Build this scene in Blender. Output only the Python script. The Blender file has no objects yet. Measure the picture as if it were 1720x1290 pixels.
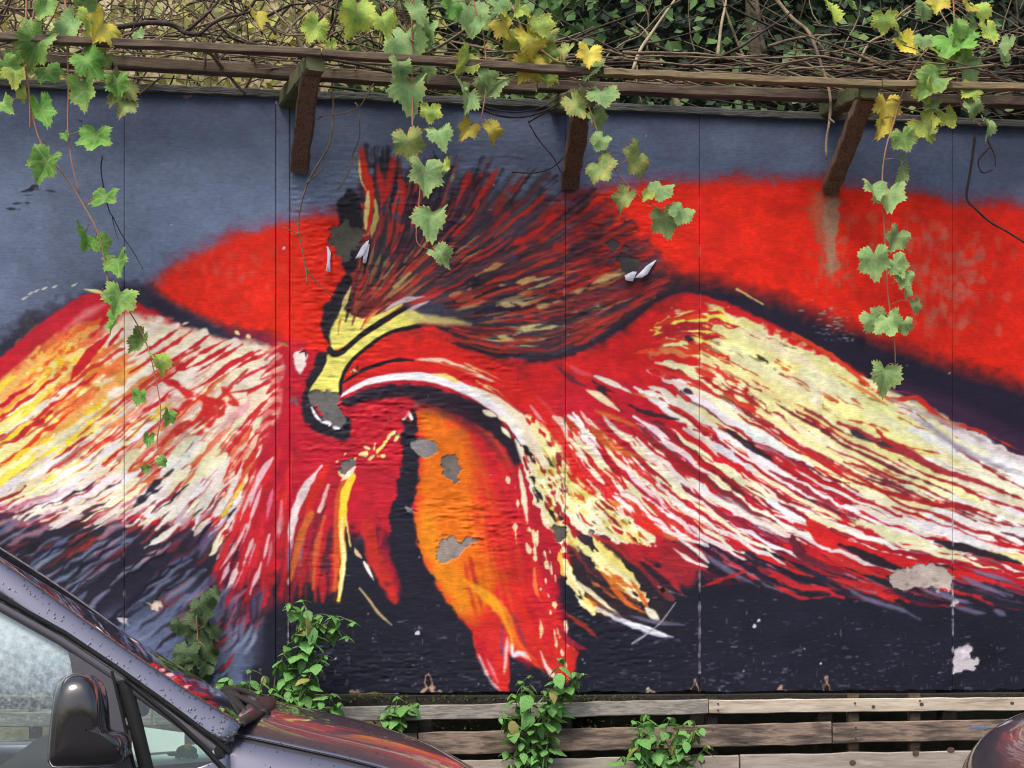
import bpy, bmesh, math, random
import numpy as np
from mathutils import Vector, Matrix, Quaternion

# ---------------------------------------------------------------- camera, sky, sun, exposure
sc = bpy.context.scene
EYE, FPX, HOR = 1.40, 2600.0, 1060.0        # eye height (m), focal length and horizon row (in units of a 1720 wide frame)
cam_d = bpy.data.cameras.new("camera"); cam = bpy.data.objects.new("camera", cam_d); sc.collection.objects.link(cam)
cam.location = (0, 0, EYE); cam.rotation_euler = (math.radians(90), 0, 0)
cam_d.sensor_fit = 'HORIZONTAL'; cam_d.sensor_width = 36.0; cam_d.lens = 36.0 * FPX / 1720.0
cam_d.shift_y = (HOR - 645.0) / 1720.0      # the photograph is a level view cropped from above: uprights stay upright
sc.cycles.filter_width = 1.1; cam_d.clip_start = 0.05; cam_d.clip_end = 500
sc.camera = cam

SUN_EL, SUN_AZ = math.radians(58), math.radians(205)     # azimuth clockwise from +Y: high, behind the camera
world = bpy.data.worlds.new("World"); sc.world = world; world.use_nodes = True
wn = world.node_tree.nodes; wl = world.node_tree.links; wn.clear()
sky = wn.new('ShaderNodeTexSky'); sky.sky_type = 'NISHITA'; sky.sun_disc = False
sky.sun_elevation = SUN_EL; sky.sun_rotation = SUN_AZ; sky.air_density = 1.0; sky.dust_density = 5.0; sky.ozone_density = 1.0
bg = wn.new('ShaderNodeBackground'); bg.inputs['Strength'].default_value = 0.15
wo = wn.new('ShaderNodeOutputWorld')
wl.new(sky.outputs[0], bg.inputs[0]); wl.new(bg.outputs[0], wo.inputs[0])

sun_d = bpy.data.lights.new("sun", 'SUN'); sun_d.energy = 1.5; sun_d.angle = math.radians(22); sun_d.color = (1.0, 0.96, 0.9)
sun = bpy.data.objects.new("sun", sun_d); sc.collection.objects.link(sun)
sdir = Vector((math.sin(SUN_AZ) * math.cos(SUN_EL), math.cos(SUN_AZ) * math.cos(SUN_EL), math.sin(SUN_EL)))
sun.rotation_euler = sdir.to_track_quat('Z', 'Y').to_euler(); sun.location = sdir * 30

vs = sc.view_settings
vs.view_transform = 'Standard'; vs.look = 'None'; vs.exposure = 0.78; vs.gamma = 1.0; vs.use_curve_mapping = False

# ---------------------------------------------------------------- helpers
random.seed(4); rng = np.random.default_rng(4)
COL = sc.collection
def lin(c):
    c = np.asarray(c, float) / 255.
    return np.where(c <= .04045, c / 12.92, ((c + .055) / 1.055) ** 2.4)
def L(r, g, b, k=.85):
    v = lin((r, g, b)) * k
    return (float(v[0]), float(v[1]), float(v[2]), 1.0)

# the wall stands at a small angle to the picture: it passes through these two points of the ground plan
WA = Vector((-2.16, 6.535, 0)); WB = Vector((2.34, 7.077, 0))
WE = (WB - WA).normalized(); WN = Vector((WE.y, -WE.x, 0))          # along the wall, and out of it towards the street
WYAW = math.atan2(WE.y, WE.x)
def wallp(u, out, z):
    return WA + WE * u + WN * out + Vector((0, 0, z))
def wp(x, y, out=0.0):
    """point on the plane parallel to the wall, `out` metres in front of it, measured off the photograph at (x, y)"""
    d = Vector(((x - 860) / FPX, 1, -(y - HOR) / FPX))
    t = WN.dot(WA + WN * out) / WN.dot(d)
    p = d * t
    return Vector((p.x, p.y, p.z + EYE))
def wu(x, out=0.0):
    p = wp(x, HOR, out); return (p - WA).dot(WE)

def tag(o, label=None, cat=None, group=None, kind=None):
    if label: o['label'] = label
    if cat: o['category'] = cat
    if group: o['group'] = group
    if kind: o['kind'] = kind
    return o
def world_of(o):
    v = Vector((0, 0, 0))
    while o is not None:
        v = v + o.location; o = o.parent
    return v
def empty(name, loc):
    o = bpy.data.objects.new(name, None); o.location = loc; o.empty_display_size = .1; COL.objects.link(o); return o
def mesh(name, verts, faces, mat, smooth=False):
    me = bpy.data.meshes.new(name); me.from_pydata([tuple(v) for v in verts], [], faces); me.validate()
    me.materials.append(mat)
    if smooth: me.polygons.foreach_set('use_smooth', [True] * len(me.polygons))
    me.update(); return me
def ob(name, verts, faces, mat, parent=None, smooth=False, origin=None):
    """one mesh object from points in world space; parents carry a location only"""
    V = np.array([tuple(v) for v in verts], float)
    if origin is None:
        origin = Vector(((V[:, 0].min() + V[:, 0].max()) / 2, (V[:, 1].min() + V[:, 1].max()) / 2, V[:, 2].min()))
    me = mesh(name, V - np.array(tuple(origin)), faces, mat, smooth)
    o = bpy.data.objects.new(name, me); COL.objects.link(o)
    o.location = Vector(origin) - (world_of(parent) if parent else Vector((0, 0, 0)))
    if parent: o.parent = parent
    return o
class MB:
    """collects pieces of ONE part"""
    def __init__(s): s.v = []; s.f = []
    def add(s, v, f):
        n = len(s.v); s.v += [tuple(p) for p in v]; s.f += [tuple(i + n for i in q) for q in f]; return s
    def build(s, name, mat, parent=None, smooth=False, origin=None): return ob(name, s.v, s.f, mat, parent, smooth, origin)
def tube_geo(pts, rad, sides=6, cap=True):
    pts = [Vector(p) for p in pts]; n = len(pts)
    if not hasattr(rad, '__len__'): rad = [rad] * n
    V = []; F = []
    a = (pts[1] - pts[0]).normalized(); ref = Vector((0, 0, 1)) if abs(a.z) < .9 else Vector((1, 0, 0))
    x = a.cross(ref).normalized()
    for i, p in enumerate(pts):
        t = (pts[min(i + 1, n - 1)] - pts[max(i - 1, 0)])
        t = t.normalized() if t.length > 1e-9 else a
        x = (x - t * x.dot(t)); x = x.normalized() if x.length > 1e-6 else t.orthogonal().normalized(); y = t.cross(x)
        for k in range(sides):
            q = 2 * math.pi * k / sides
            V.append(p + (x * math.cos(q) + y * math.sin(q)) * rad[i])
    for i in range(n - 1):
        for k in range(sides):
            F.append((i * sides + k, i * sides + (k + 1) % sides, (i + 1) * sides + (k + 1) % sides, (i + 1) * sides + k))
    if cap:
        F.append(tuple(range(sides - 1, -1, -1))); F.append(tuple(range((n - 1) * sides, n * sides)))
    return V, F
def smooth_pts(pts, n=5):
    p = [Vector(q) for q in pts]
    if len(p) < 3: return p
    q = [2 * p[0] - p[1]] + p + [2 * p[-1] - p[-2]]
    out = []
    for i in range(len(p) - 1):
        a, b, c, d = q[i:i + 4]
        for k in range(n):
            t = k / n
            out.append(.5 * (2 * b + (c - a) * t + (2 * a - 5 * b + 4 * c - d) * t * t + (3 * b - a - 3 * c + d) * t ** 3))
    return out + [p[-1]]
def beam_geo(a, b, w, h, up=Vector((0, 0, 1)), seg=8, rough=.0, bev=.12, seed=0):
    """a sawn timber from a to b, w across and h along `up`, with worn arrises and a slightly uneven run"""
    r = random.Random(seed); a = Vector(a); b = Vector(b); t = (b - a).normalized()
    x = t.cross(up).normalized(); y = x.cross(t).normalized()
    c = bev * min(w, h)
    prof = [(-w / 2 + c, -h / 2), (w / 2 - c, -h / 2), (w / 2, -h / 2 + c), (w / 2, h / 2 - c), (w / 2 - c, h / 2), (-w / 2 + c, h / 2), (-w / 2, h / 2 - c), (-w / 2, -h / 2 + c)]
    V = []; F = []; m = len(prof)
    for i in range(seg + 1):
        p = a + (b - a) * (i / seg)
        ox, oy = r.gauss(0, rough), r.gauss(0, rough)
        for q in prof:
            V.append(p + x * (q[0] + ox + r.gauss(0, rough * .5)) + y * (q[1] + oy + r.gauss(0, rough * .5)))
    for i in range(seg):
        for k in range(m):
            F.append((i * m + k, i * m + (k + 1) % m, (i + 1) * m + (k + 1) % m, (i + 1) * m + k))
    F.append(tuple(range(m - 1, -1, -1))); F.append(tuple(range(seg * m, (seg + 1) * m)))
    return V, F
def grid_faces(nu, nv):
    return [(i * nv + j, (i + 1) * nv + j, (i + 1) * nv + j + 1, i * nv + j + 1) for i in range(nu - 1) for j in range(nv - 1)]

# ---------------------------------------------------------------- materials
def nodes_of(m):
    m.use_nodes = True; t = m.node_tree; t.nodes.clear(); return t, t.nodes, t.links
def material(name, cols, scale=(6, 6, 6), rough=.7, bump=.2, bscale=60, detail=6, metal=0., coat=0., spec=.4, bstretch=None, translucent=0., coord='Object', objrand=0.,
             dist=.02, ramp=None, coat_rough=.04, rim=None):
    """noise-mottled surface: `cols` is a list of 2 to 4 base colours run through a ramp"""
    m = bpy.data.materials.new(name); t, N, K = nodes_of(m)
    tc = N.new('ShaderNodeTexCoord'); mp = N.new('ShaderNodeMapping'); mp.inputs['Scale'].default_value = scale
    K.new(tc.outputs[coord], mp.inputs['Vector'])
    vec = mp.outputs[0]
    oi = N.new('ShaderNodeObjectInfo')
    if objrand:
        ad = N.new('ShaderNodeVectorMath'); ad.operation = 'ADD'; cx = N.new('ShaderNodeCombineXYZ')
        ml = N.new('ShaderNodeMath'); ml.operation = 'MULTIPLY'; ml.inputs[1].default_value = 37.0
        K.new(oi.outputs['Random'], ml.inputs[0]); K.new(ml.outputs[0], cx.inputs[0]); K.new(ml.outputs[0], cx.inputs[1])
        K.new(vec, ad.inputs[0]); K.new(cx.outputs[0], ad.inputs[1]); vec = ad.outputs[0]
    nz = N.new('ShaderNodeTexNoise'); nz.inputs['Scale'].default_value = 1.0; nz.inputs['Detail'].default_value = detail; nz.inputs['Roughness'].default_value = .62
    K.new(vec, nz.inputs['Vector'])
    rp = N.new('ShaderNodeValToRGB'); e = rp.color_ramp.elements
    pos = ramp or [.3 + .4 * i / max(1, len(cols) - 1) for i in range(len(cols))]
    while len(e) < len(cols): e.new(.5)
    for i, c in enumerate(cols): e[i].position = pos[i]; e[i].color = c
    K.new(nz.outputs['Fac'], rp.inputs[0])
    colour = rp.outputs[0]
    if objrand:
        hs = N.new('ShaderNodeHueSaturation'); mr = N.new('ShaderNodeMapRange'); mr.inputs['To Min'].default_value = 1 - objrand; mr.inputs['To Max'].default_value = 1 + objrand
        K.new(oi.outputs['Random'], mr.inputs['Value']); K.new(mr.outputs[0], hs.inputs['Value']); K.new(colour, hs.inputs['Color']); colour = hs.outputs[0]
    if rim:          # paler veins and a margin that turns first, both stored on the leaf mesh
        at = N.new('ShaderNodeAttribute'); at.attribute_name = 'leafmap'; sx = N.new('ShaderNodeSeparateColor'); K.new(at.outputs['Color'], sx.inputs[0])
        n3 = N.new('ShaderNodeTexNoise'); n3.inputs['Scale'].default_value = 5.0; n3.inputs['Detail'].default_value = 4; K.new(vec, n3.inputs['Vector'])
        m1 = N.new('ShaderNodeMapRange'); m1.inputs['From Min'].default_value = .38; m1.inputs['From Max'].default_value = .68; m1.inputs['To Max'].default_value = rim[1]; K.new(n3.outputs['Fac'], m1.inputs['Value'])
        mu = N.new('ShaderNodeMath'); mu.operation = 'MULTIPLY'; K.new(m1.outputs[0], mu.inputs[0]); K.new(sx.outputs[0], mu.inputs[1])
        mc = N.new('ShaderNodeMix'); mc.data_type = 'RGBA'; K.new(mu.outputs[0], mc.inputs['Factor']); K.new(colour, mc.inputs['A']); mc.inputs['B'].default_value = rim[0]
        mv = N.new('ShaderNodeMix'); mv.data_type = 'RGBA'; m4 = N.new('ShaderNodeMath'); m4.operation = 'MULTIPLY'; m4.inputs[1].default_value = .4
        K.new(sx.outputs[1], m4.inputs[0]); K.new(m4.outputs[0], mv.inputs['Factor']); K.new(mc.outputs['Result'], mv.inputs['A']); mv.inputs['B'].default_value = (.42, .46, .2, 1); colour = mv.outputs['Result']
    p = N.new('ShaderNodeBsdfPrincipled'); p.inputs['Roughness'].default_value = rough; p.inputs['Metallic'].default_value = metal
    p.inputs['Specular IOR Level'].default_value = spec; p.inputs['Coat Weight'].default_value = coat; p.inputs['Coat Roughness'].default_value = coat_rough
    K.new(colour, p.inputs['Base Color'])
    if bump:
        n2 = N.new('ShaderNodeTexNoise'); n2.inputs['Scale'].default_value = bscale; n2.inputs['Detail'].default_value = 4
        m2 = N.new('ShaderNodeMapping'); m2.inputs['Scale'].default_value = bstretch or (1, 1, 1)
        K.new(tc.outputs[coord], m2.inputs[0]); K.new(m2.outputs[0], n2.inputs['Vector'])
        b = N.new('ShaderNodeBump'); b.inputs['Strength'].default_value = bump; b.inputs['Distance'].default_value = dist
        K.new(n2.outputs['Fac'], b.inputs['Height']); K.new(b.outputs[0], p.inputs['Normal'])
    out = N.new('ShaderNodeOutputMaterial')
    if translucent:
        tr = N.new('ShaderNodeBsdfTranslucent'); K.new(colour, tr.inputs['Color']); mx = N.new('ShaderNodeMixShader'); mx.inputs[0].default_value = translucent
        K.new(p.outputs[0], mx.inputs[1]); K.new(tr.outputs[0], mx.inputs[2]); K.new(mx.outputs[0], out.inputs[0])
    else:
        K.new(p.outputs[0], out.inputs[0])
    return m

def mural_material():
    m = bpy.data.materials.new('mural_paint'); t, N, K = nodes_of(m)
    at = N.new('ShaderNodeAttribute'); at.attribute_name = 'pigment'
    tc = N.new('ShaderNodeTexCoord'); mp = N.new('ShaderNodeMapping'); mp.inputs['Scale'].default_value = (30, 30, 210); K.new(tc.outputs['Object'], mp.inputs[0])
    nz = N.new('ShaderNodeTexNoise'); nz.inputs['Scale'].default_value = 1; nz.inputs['Detail'].default_value = 5; K.new(mp.outputs[0], nz.inputs['Vector'])
    # fine grain of the rolled coat: a few per cent lighter and darker
    mr = N.new('ShaderNodeMapRange'); mr.inputs['From Min'].default_value = .25; mr.inputs['From Max'].default_value = .75; mr.inputs['To Min'].default_value = .86; mr.inputs['To Max'].default_value = 1.14
    K.new(nz.outputs['Fac'], mr.inputs['Value'])
    hs = N.new('ShaderNodeHueSaturation'); K.new(at.outputs['Color'], hs.inputs['Color']); K.new(mr.outputs[0], hs.inputs['Value'])
    p = N.new('ShaderNodeBsdfPrincipled'); p.inputs['Specular IOR Level'].default_value = .14; K.new(hs.outputs[0], p.inputs['Base Color'])
    r2 = N.new('ShaderNodeMapRange'); r2.inputs['To Min'].default_value = .42; r2.inputs['To Max'].default_value = .7; K.new(nz.outputs['Fac'], r2.inputs['Value']); K.new(r2.outputs[0], p.inputs['Roughness'])
    b = N.new('ShaderNodeBump'); b.inputs['Strength'].default_value = .35; b.inputs['Distance'].default_value = .002; K.new(nz.outputs['Fac'], b.inputs['Height']); K.new(b.outputs[0], p.inputs['Normal'])
    o = N.new('ShaderNodeOutputMaterial'); K.new(p.outputs[0], o.inputs[0])
    return m

def glass_material(name, tint, haze=0., haze_range=(0, 1), haze_col=(.62, .72, .72, 1), refl=1.0):
    """pane: clear tinted sheet with mirror-like sky reflection; `fog` lays a pale diffuse veil into the pane colour, thinning out downwards (object Z)"""
    m = bpy.data.materials.new(name); t, N, K = nodes_of(m)
    tr = N.new('ShaderNodeBsdfTransparent'); tr.inputs[0].default_value = tint
    gl = N.new('ShaderNodeBsdfGlossy'); gl.inputs['Roughness'].default_value = .015; gl.inputs['Color'].default_value = (1, 1, 1, 1)
    fr = N.new('ShaderNodeFresnel'); fr.inputs['IOR'].default_value = 1.75
    mx = N.new('ShaderNodeMixShader'); K.new(fr.outputs[0], mx.inputs[0]); K.new(tr.outputs[0], mx.inputs[1]); K.new(gl.outputs[0], mx.inputs[2])
    last = mx.outputs[0]
    if haze:
        tc = N.new('ShaderNodeTexCoord'); sp = N.new('ShaderNodeSeparateXYZ'); K.new(tc.outputs['Object'], sp.inputs[0])
        nz = N.new('ShaderNodeTexNoise'); nz.inputs['Scale'].default_value = 60; nz.inputs['Detail'].default_value = 5; nz.inputs['Roughness'].default_value = .75; K.new(tc.outputs['Object'], nz.inputs['Vector'])
        mr = N.new('ShaderNodeMapRange'); mr.inputs['From Min'].default_value = haze_range[0]; mr.inputs['From Max'].default_value = haze_range[1]; mr.inputs['To Min'].default_value = -.35; mr.inputs['To Max'].default_value = .5
        K.new(sp.outputs[2], mr.inputs['Value'])
        ad = N.new('ShaderNodeMath'); ad.operation = 'ADD'; K.new(mr.outputs[0], ad.inputs[0]); K.new(nz.outputs['Fac'], ad.inputs[1])
        rp = N.new('ShaderNodeMapRange'); rp.inputs['From Min'].default_value = .35; rp.inputs['From Max'].default_value = .95; rp.inputs['To Max'].default_value = haze; rp.clamp = True
        K.new(ad.outputs[0], rp.inputs['Value'])
        df = N.new('ShaderNodeBsdfDiffuse'); df.inputs[0].default_value = haze_col
        m2 = N.new('ShaderNodeMixShader'); K.new(rp.outputs[0], m2.inputs[0]); K.new(last, m2.inputs[1]); K.new(df.outputs[0], m2.inputs[2]); last = m2.outputs[0]
    o = N.new('ShaderNodeOutputMaterial'); K.new(last, o.inputs[0])
    return m

M = {}
M['asphalt'] = material('asphalt', [(.035, .035, .037, 1), (.06, .06, .062, 1)], (3, 3, 3), .85, .4, 180)
M['earth'] = material('dark_earth', [(.012, .012, .008, 1), (.03, .03, .016, 1), (.02, .03, .012, 1)], (2, 2, 2), .95, .6, 20)
M['bank_pale'] = material('pale_bank_mat', [L(150, 138, 104), L(190, 176, 140), L(150, 156, 96), L(130, 112, 90)], (3, 3, 3), .95, .6, 25)  # brightness of the background behind the thicket, put into the bank's colour
M['mural'] = mural_material()
M['edge'] = material('raw_sheet_edge', [L(60, 56, 62), L(110, 96, 88)], (40, 40, 40), .85, .3, 120)
M['cap'] = material('grey_cap_wood', [L(58, 60, 66), L(86, 86, 84), L(66, 74, 60)], (6, 6, 30), .85, .5, 60, bstretch=(.3, .3, 2))
M['dark_wood'] = material('dark_frame_wood', [L(26, 22, 20), L(46, 40, 34)], (8, 8, 20), .9, .4, 60)
def wood(name, cols, along=(1.5, 30, 30), **k):
    return material(name, cols, along, k.pop('rough', .82), k.pop('bump', .6), 1.0, bstretch=tuple(3 * a for a in along), dist=.004, **k)
M['rail'] = wood('weathered_rail', [L(48, 38, 34), L(78, 64, 52), L(104, 88, 70), L(70, 68, 48)], (3, 40, 40))
M['rail_pale'] = wood('pale_rail', [L(80, 68, 50), L(136, 118, 86), L(108, 96, 70), L(150, 134, 100)], (3, 40, 40))
M['strut'] = wood('stained_strut', [L(64, 50, 42), L(92, 70, 58), L(114, 90, 74), L(92, 86, 64)], (110, 110, 2.5), detail=3)
M['moss_arm'] = wood('mossy_arm', [L(62, 56, 42), L(96, 92, 62), L(84, 98, 58), L(50, 44, 38)], (18, 18, 18))
M['steel'] = material('rusty_bolt', [L(70, 58, 52), L(120, 110, 106)], (60, 60, 60), .5, .3, 90, metal=.7)
M['plank_pale'] = wood('pale_plank', [L(132, 118, 104), L(186, 172, 152), L(200, 188, 168), L(150, 140, 120)], (2.2, 26, 26), ramp=[.28, .45, .58, .72])
M['plank_grey'] = wood('grey_plank', [L(88, 84, 78), L(156, 150, 140), L(116, 112, 106), L(176, 170, 158)], (3, 34, 34), ramp=[.3, .45, .55, .7])
M['plank_dark'] = wood('worn_plank', [L(58, 52, 50), L(102, 88, 78), L(146, 126, 110), L(80, 72, 70)], (3, 34, 34), ramp=[.32, .46, .56, .7])
M['plank_pink'] = wood('faded_plank', [L(128, 118, 108), L(168, 158, 146), L(150, 138, 128), L(180, 172, 160)], (1.6, 18, 18), ramp=[.3, .45, .58, .7])
M['moss'] = material('moss', [(.012, .02, .005, 1), (.05, .075, .012, 1), (.09, .1, .02, 1)], (40, 40, 40), .95, .8, 90)
M['flake'] = material('paint_flake', [L(176, 178, 196), L(214, 214, 226)], (30, 30, 30), .6, .1)
# leaves
def leaf_mat(name, cols, ramp, scale=14, tr=.34, rim=None):
    return material(name, cols, (3.2,) * 3 if rim else (scale,) * 3, .55, .35, 30 if rim else 70, translucent=tr, objrand=.22, ramp=ramp, spec=.3, dist=.02 if rim else .004, rim=rim)
M['leaf_green'] = leaf_mat('vine_leaf_green', [L(80, 128, 58), L(116, 164, 80), L(146, 186, 104)], [.3, .5, .72], rim=(L(190, 190, 90), .8))
M['leaf_deep'] = leaf_mat('vine_leaf_deep_green', [L(70, 126, 48), L(104, 166, 68), L(130, 188, 90)], [.3, .5, .72], rim=(L(170, 190, 90), .6))
M['leaf_pale'] = leaf_mat('vine_leaf_grey_green', [L(104, 152, 96), L(134, 176, 110), L(164, 196, 126)], [.3, .5, .72], rim=(L(206, 204, 120), .75))
M['leaf_lime'] = leaf_mat('vine_leaf_lime', [L(116, 158, 66), L(154, 190, 84), L(190, 206, 96)], [.3, .5, .7], rim=(L(236, 212, 80), 1.0))
M['leaf_yellow'] = leaf_mat('vine_leaf_yellow', [L(150, 172, 70), L(214, 206, 80), L(232, 212, 84), L(222, 186, 56)], [.32, .46, .58, .74], rim=(L(176, 112, 50), 1.0))
M['leaf_autumn'] = leaf_mat('vine_leaf_turning', [L(126, 162, 92), L(152, 180, 100), L(190, 190, 104), L(156, 100, 60)], [.36, .5, .64, .8], rim=(L(150, 84, 50), 1.0))
M['rim_lime'] = material('leaf_rim', [L(196, 200, 130), L(212, 208, 120)], (20,) * 3, .5, 0, translucent=.25)
M['shoot'] = material('vine_shoot', [L(132, 90, 70), L(168, 116, 92), L(120, 120, 70)], (14, 14, 14), .6, .2, 60)
M['twig'] = material('dry_twig', [L(72, 62, 48), L(114, 99, 78), L(150, 134, 106)], (9, 9, 9), .85, .3, 90)
M['twig_dark'] = material('dark_twig', [L(34, 28, 26), L(60, 48, 42), L(86, 70, 58)], (9, 9, 9), .85, .3, 90)
M['twig_pale'] = material('pale_twig', [L(128, 116, 92), L(170, 156, 126)], (9, 9, 9), .8, .3, 90)
M['bark'] = material('bark', [L(52, 46, 38), L(92, 80, 64), L(70, 72, 50)], (10, 10, 4), .9, .7, 40)
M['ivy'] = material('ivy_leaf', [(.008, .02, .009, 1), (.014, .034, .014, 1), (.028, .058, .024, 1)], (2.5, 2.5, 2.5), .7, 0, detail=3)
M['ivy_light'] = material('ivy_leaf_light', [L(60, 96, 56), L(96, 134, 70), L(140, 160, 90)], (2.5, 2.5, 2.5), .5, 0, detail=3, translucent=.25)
M['dry_leaf'] = material('dry_leaf', [L(150, 124, 100), L(200, 176, 140), L(222, 208, 182), L(196, 180, 110)], (6, 6, 6), .7, 0, detail=3, translucent=.25)
M['yellow_leaf'] = material('yellow_hedge_leaf', [L(150, 164, 80), L(206, 200, 104), L(176, 192, 120), L(230, 222, 176)], (6, 6, 6), .6, 0, detail=3, translucent=.3)
M['nettle'] = leaf_mat('nettle_leaf', [L(72, 122, 58), L(106, 160, 82), L(140, 186, 108)], [.3, .5, .72], 18, .26)
M['nettle_old'] = leaf_mat('nettle_leaf_old', [L(110, 120, 60), L(150, 150, 80), L(140, 104, 76)], [.3, .5, .72], 18, .26)
M['nettle_dark'] = leaf_mat('olive_creeper_leaf', [L(46, 66, 40), L(66, 88, 52), L(86, 106, 64)], [.3, .5, .72], 18, .2)  # the creeper's own dull olive green
M['nettle_stem'] = material('nettle_stem', [L(74, 84, 52), L(104, 110, 70)], (12, 12, 12), .7, .2)
# vehicles
M['van_paint'] = material('dark_grey_van_paint', [(.19, .183, .225, 1), (.205, .197, .24, 1)], (4, 4, 4), .3, .0, metal=.85, coat=1., spec=.5, coat_rough=.03)
M['car_paint'] = material('dark_car_paint', [(.15, .142, .178, 1), (.165, .155, .19, 1)], (4, 4, 4), .3, .0, metal=.85, coat=1., spec=.5, coat_rough=.03)
M['black_plastic'] = material('black_plastic', [(.008, .008, .009, 1), (.013, .013, .014, 1)], (20, 20, 20), .5, .15, 300, spec=.2)
M['gloss_black'] = material('gloss_black', [(.01, .009, .011, 1), (.014, .012, .014, 1)], (4, 4, 4), .12, .03, 60, coat=1.)
M['grey_plastic'] = material('grey_plastic', [(.05, .047, .06, 1), (.06, .056, .07, 1)], (20, 20, 20), .6, .2, 400)
M['rubber'] = material('rubber', [(.008, .008, .009, 1), (.013, .013, .014, 1)], (20, 20, 20), .7, .2, 80, spec=.15)
M['alloy'] = material('wheel_alloy', [(.35, .35, .36, 1), (.42, .42, .43, 1)], (10, 10, 10), .35, .05, 60, metal=.9)
M['lamp'] = material('headlight_lens', [(.5, .52, .55, 1), (.6, .62, .65, 1)], (10, 10, 10), .08, .02, 30, metal=.5, coat=1.)
M['seat'] = material('seat_cloth', [(.03, .03, .033, 1), (.05, .05, .055, 1)], (30, 30, 30), .95, .3, 200)
M['dash'] = material('dashboard', [(.022, .024, .026, 1), (.03, .033, .036, 1)], (30, 30, 30), .6, .3, 300)
M['paper'] = material('papers_on_dashboard', [L(170, 196, 190), L(206, 222, 214)], (3, 3, 3), .8, .05)
M['glass_door'] = glass_material('door_glass', (.74, .84, .83, 1), .6, (.10, .40), (.72, .86, .88, 1))
M['glass_quarter'] = glass_material('quarter_glass', (.66, .80, .76, 1), .0)
M['glass_front'] = glass_material('windscreen_glass', (.62, .70, .66, 1))
M['toy_green'] = material('toy_green', [L(30, 110, 70), L(60, 150, 96)], (30, 30, 30), .5, .05)
M['toy_yellow'] = material('toy_yellow', [L(226, 180, 70), L(236, 206, 120)], (30, 30, 30), .5, .05)
M['sticker'] = material('windscreen_sticker', [L(40, 130, 80), L(60, 150, 100)], (30, 30, 30), .6, 0)
M['sticker_white'] = material('sticker_white', [L(220, 226, 222), L(232, 236, 232)], (30, 30, 30), .6, 0)
# ---------------------------------------------------------------- the painted mural (pigment only)
# The pigment of the mural is brushed, stroke by stroke, on a numpy sheet that covers the whole wall and is then
# stored on the wall panels as a colour attribute.  Units of the sheet: about 2.6 mm per step along the wall.
PX0, PX1, PY0, PY1 = -420, 2140, 120, 1200
PW, PH = PX1 - PX0, PY1 - PY0
prng = np.random.default_rng(11)

def _up(a, h, w):
    ys = np.linspace(0, a.shape[0] - 1.001, h); xs = np.linspace(0, a.shape[1] - 1.001, w)
    y0 = ys.astype(int); x0 = xs.astype(int)
    fy = (ys - y0)[:, None]; fx = (xs - x0)[None, :]
    fy = fy * fy * (3 - 2 * fy); fx = fx * fx * (3 - 2 * fx)
    a00 = a[y0][:, x0]; a01 = a[y0][:, x0 + 1]; a10 = a[y0 + 1][:, x0]; a11 = a[y0 + 1][:, x0 + 1]
    return ((a00 * (1 - fx) + a01 * fx) * (1 - fy) + (a10 * (1 - fx) + a11 * fx) * fy).astype(np.float32)

def vnoise(sx, sy):
    a = prng.standard_normal((int(PH / sy) + 5, int(PW / sx) + 5)).astype(np.float32)
    a = a[:-2] + 2 * a[1:-1] + a[2:]; a = a[:, :-2] + 2 * a[:, 1:-1] + a[:, 2:]
    return _up(a / a.std(), PH, PW)

NZ4, NZ8, NZ25, NZ90 = vnoise(3, 2.4), vnoise(6, 4.5), vnoise(16, 13), vnoise(55, 46)
NFINE = prng.standard_normal((PH, PW)).astype(np.float32)
CAN = np.zeros((PH, PW, 3), np.float32)

def spline(pts, n=6, closed=False):
    p = np.array(pts, float)
    if len(p) == 2 and not closed:
        t = np.linspace(0, 1, n + 1)[:, None]
        return p[0] * (1 - t) + p[1] * t
    if closed:
        q = np.vstack([p[-1:], p, p[:2]])
    else:
        q = np.vstack([2 * p[0] - p[1], p, 2 * p[-1] - p[-2]])
    out = []
    m = len(q) - 3
    for i in range(m):
        a, b, c, d = q[i:i + 4]
        for t in np.arange(n) / n:
            out.append(.5 * (2 * b + (c - a) * t + (2 * a - 5 * b + 4 * c - d) * t * t + (3 * b - a - 3 * c + d) * t ** 3))
    if not closed:
        out.append(p[-1])
    return np.array(out)

def blend(x0, y0, al, col, grain=0.0):
    h, w = al.shape
    s = np.s_[y0 - PY0:y0 - PY0 + h, x0 - PX0:x0 - PX0 + w]
    c = np.array(col, np.float32) / 255.
    if grain:
        c = c[None, None, :] * (1 + grain * (NZ8[s] * .6 + NZ25[s] * .6))[..., None]
    CAN[s] += (np.clip(c, 0, 1) - CAN[s]) * al[..., None]

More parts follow.
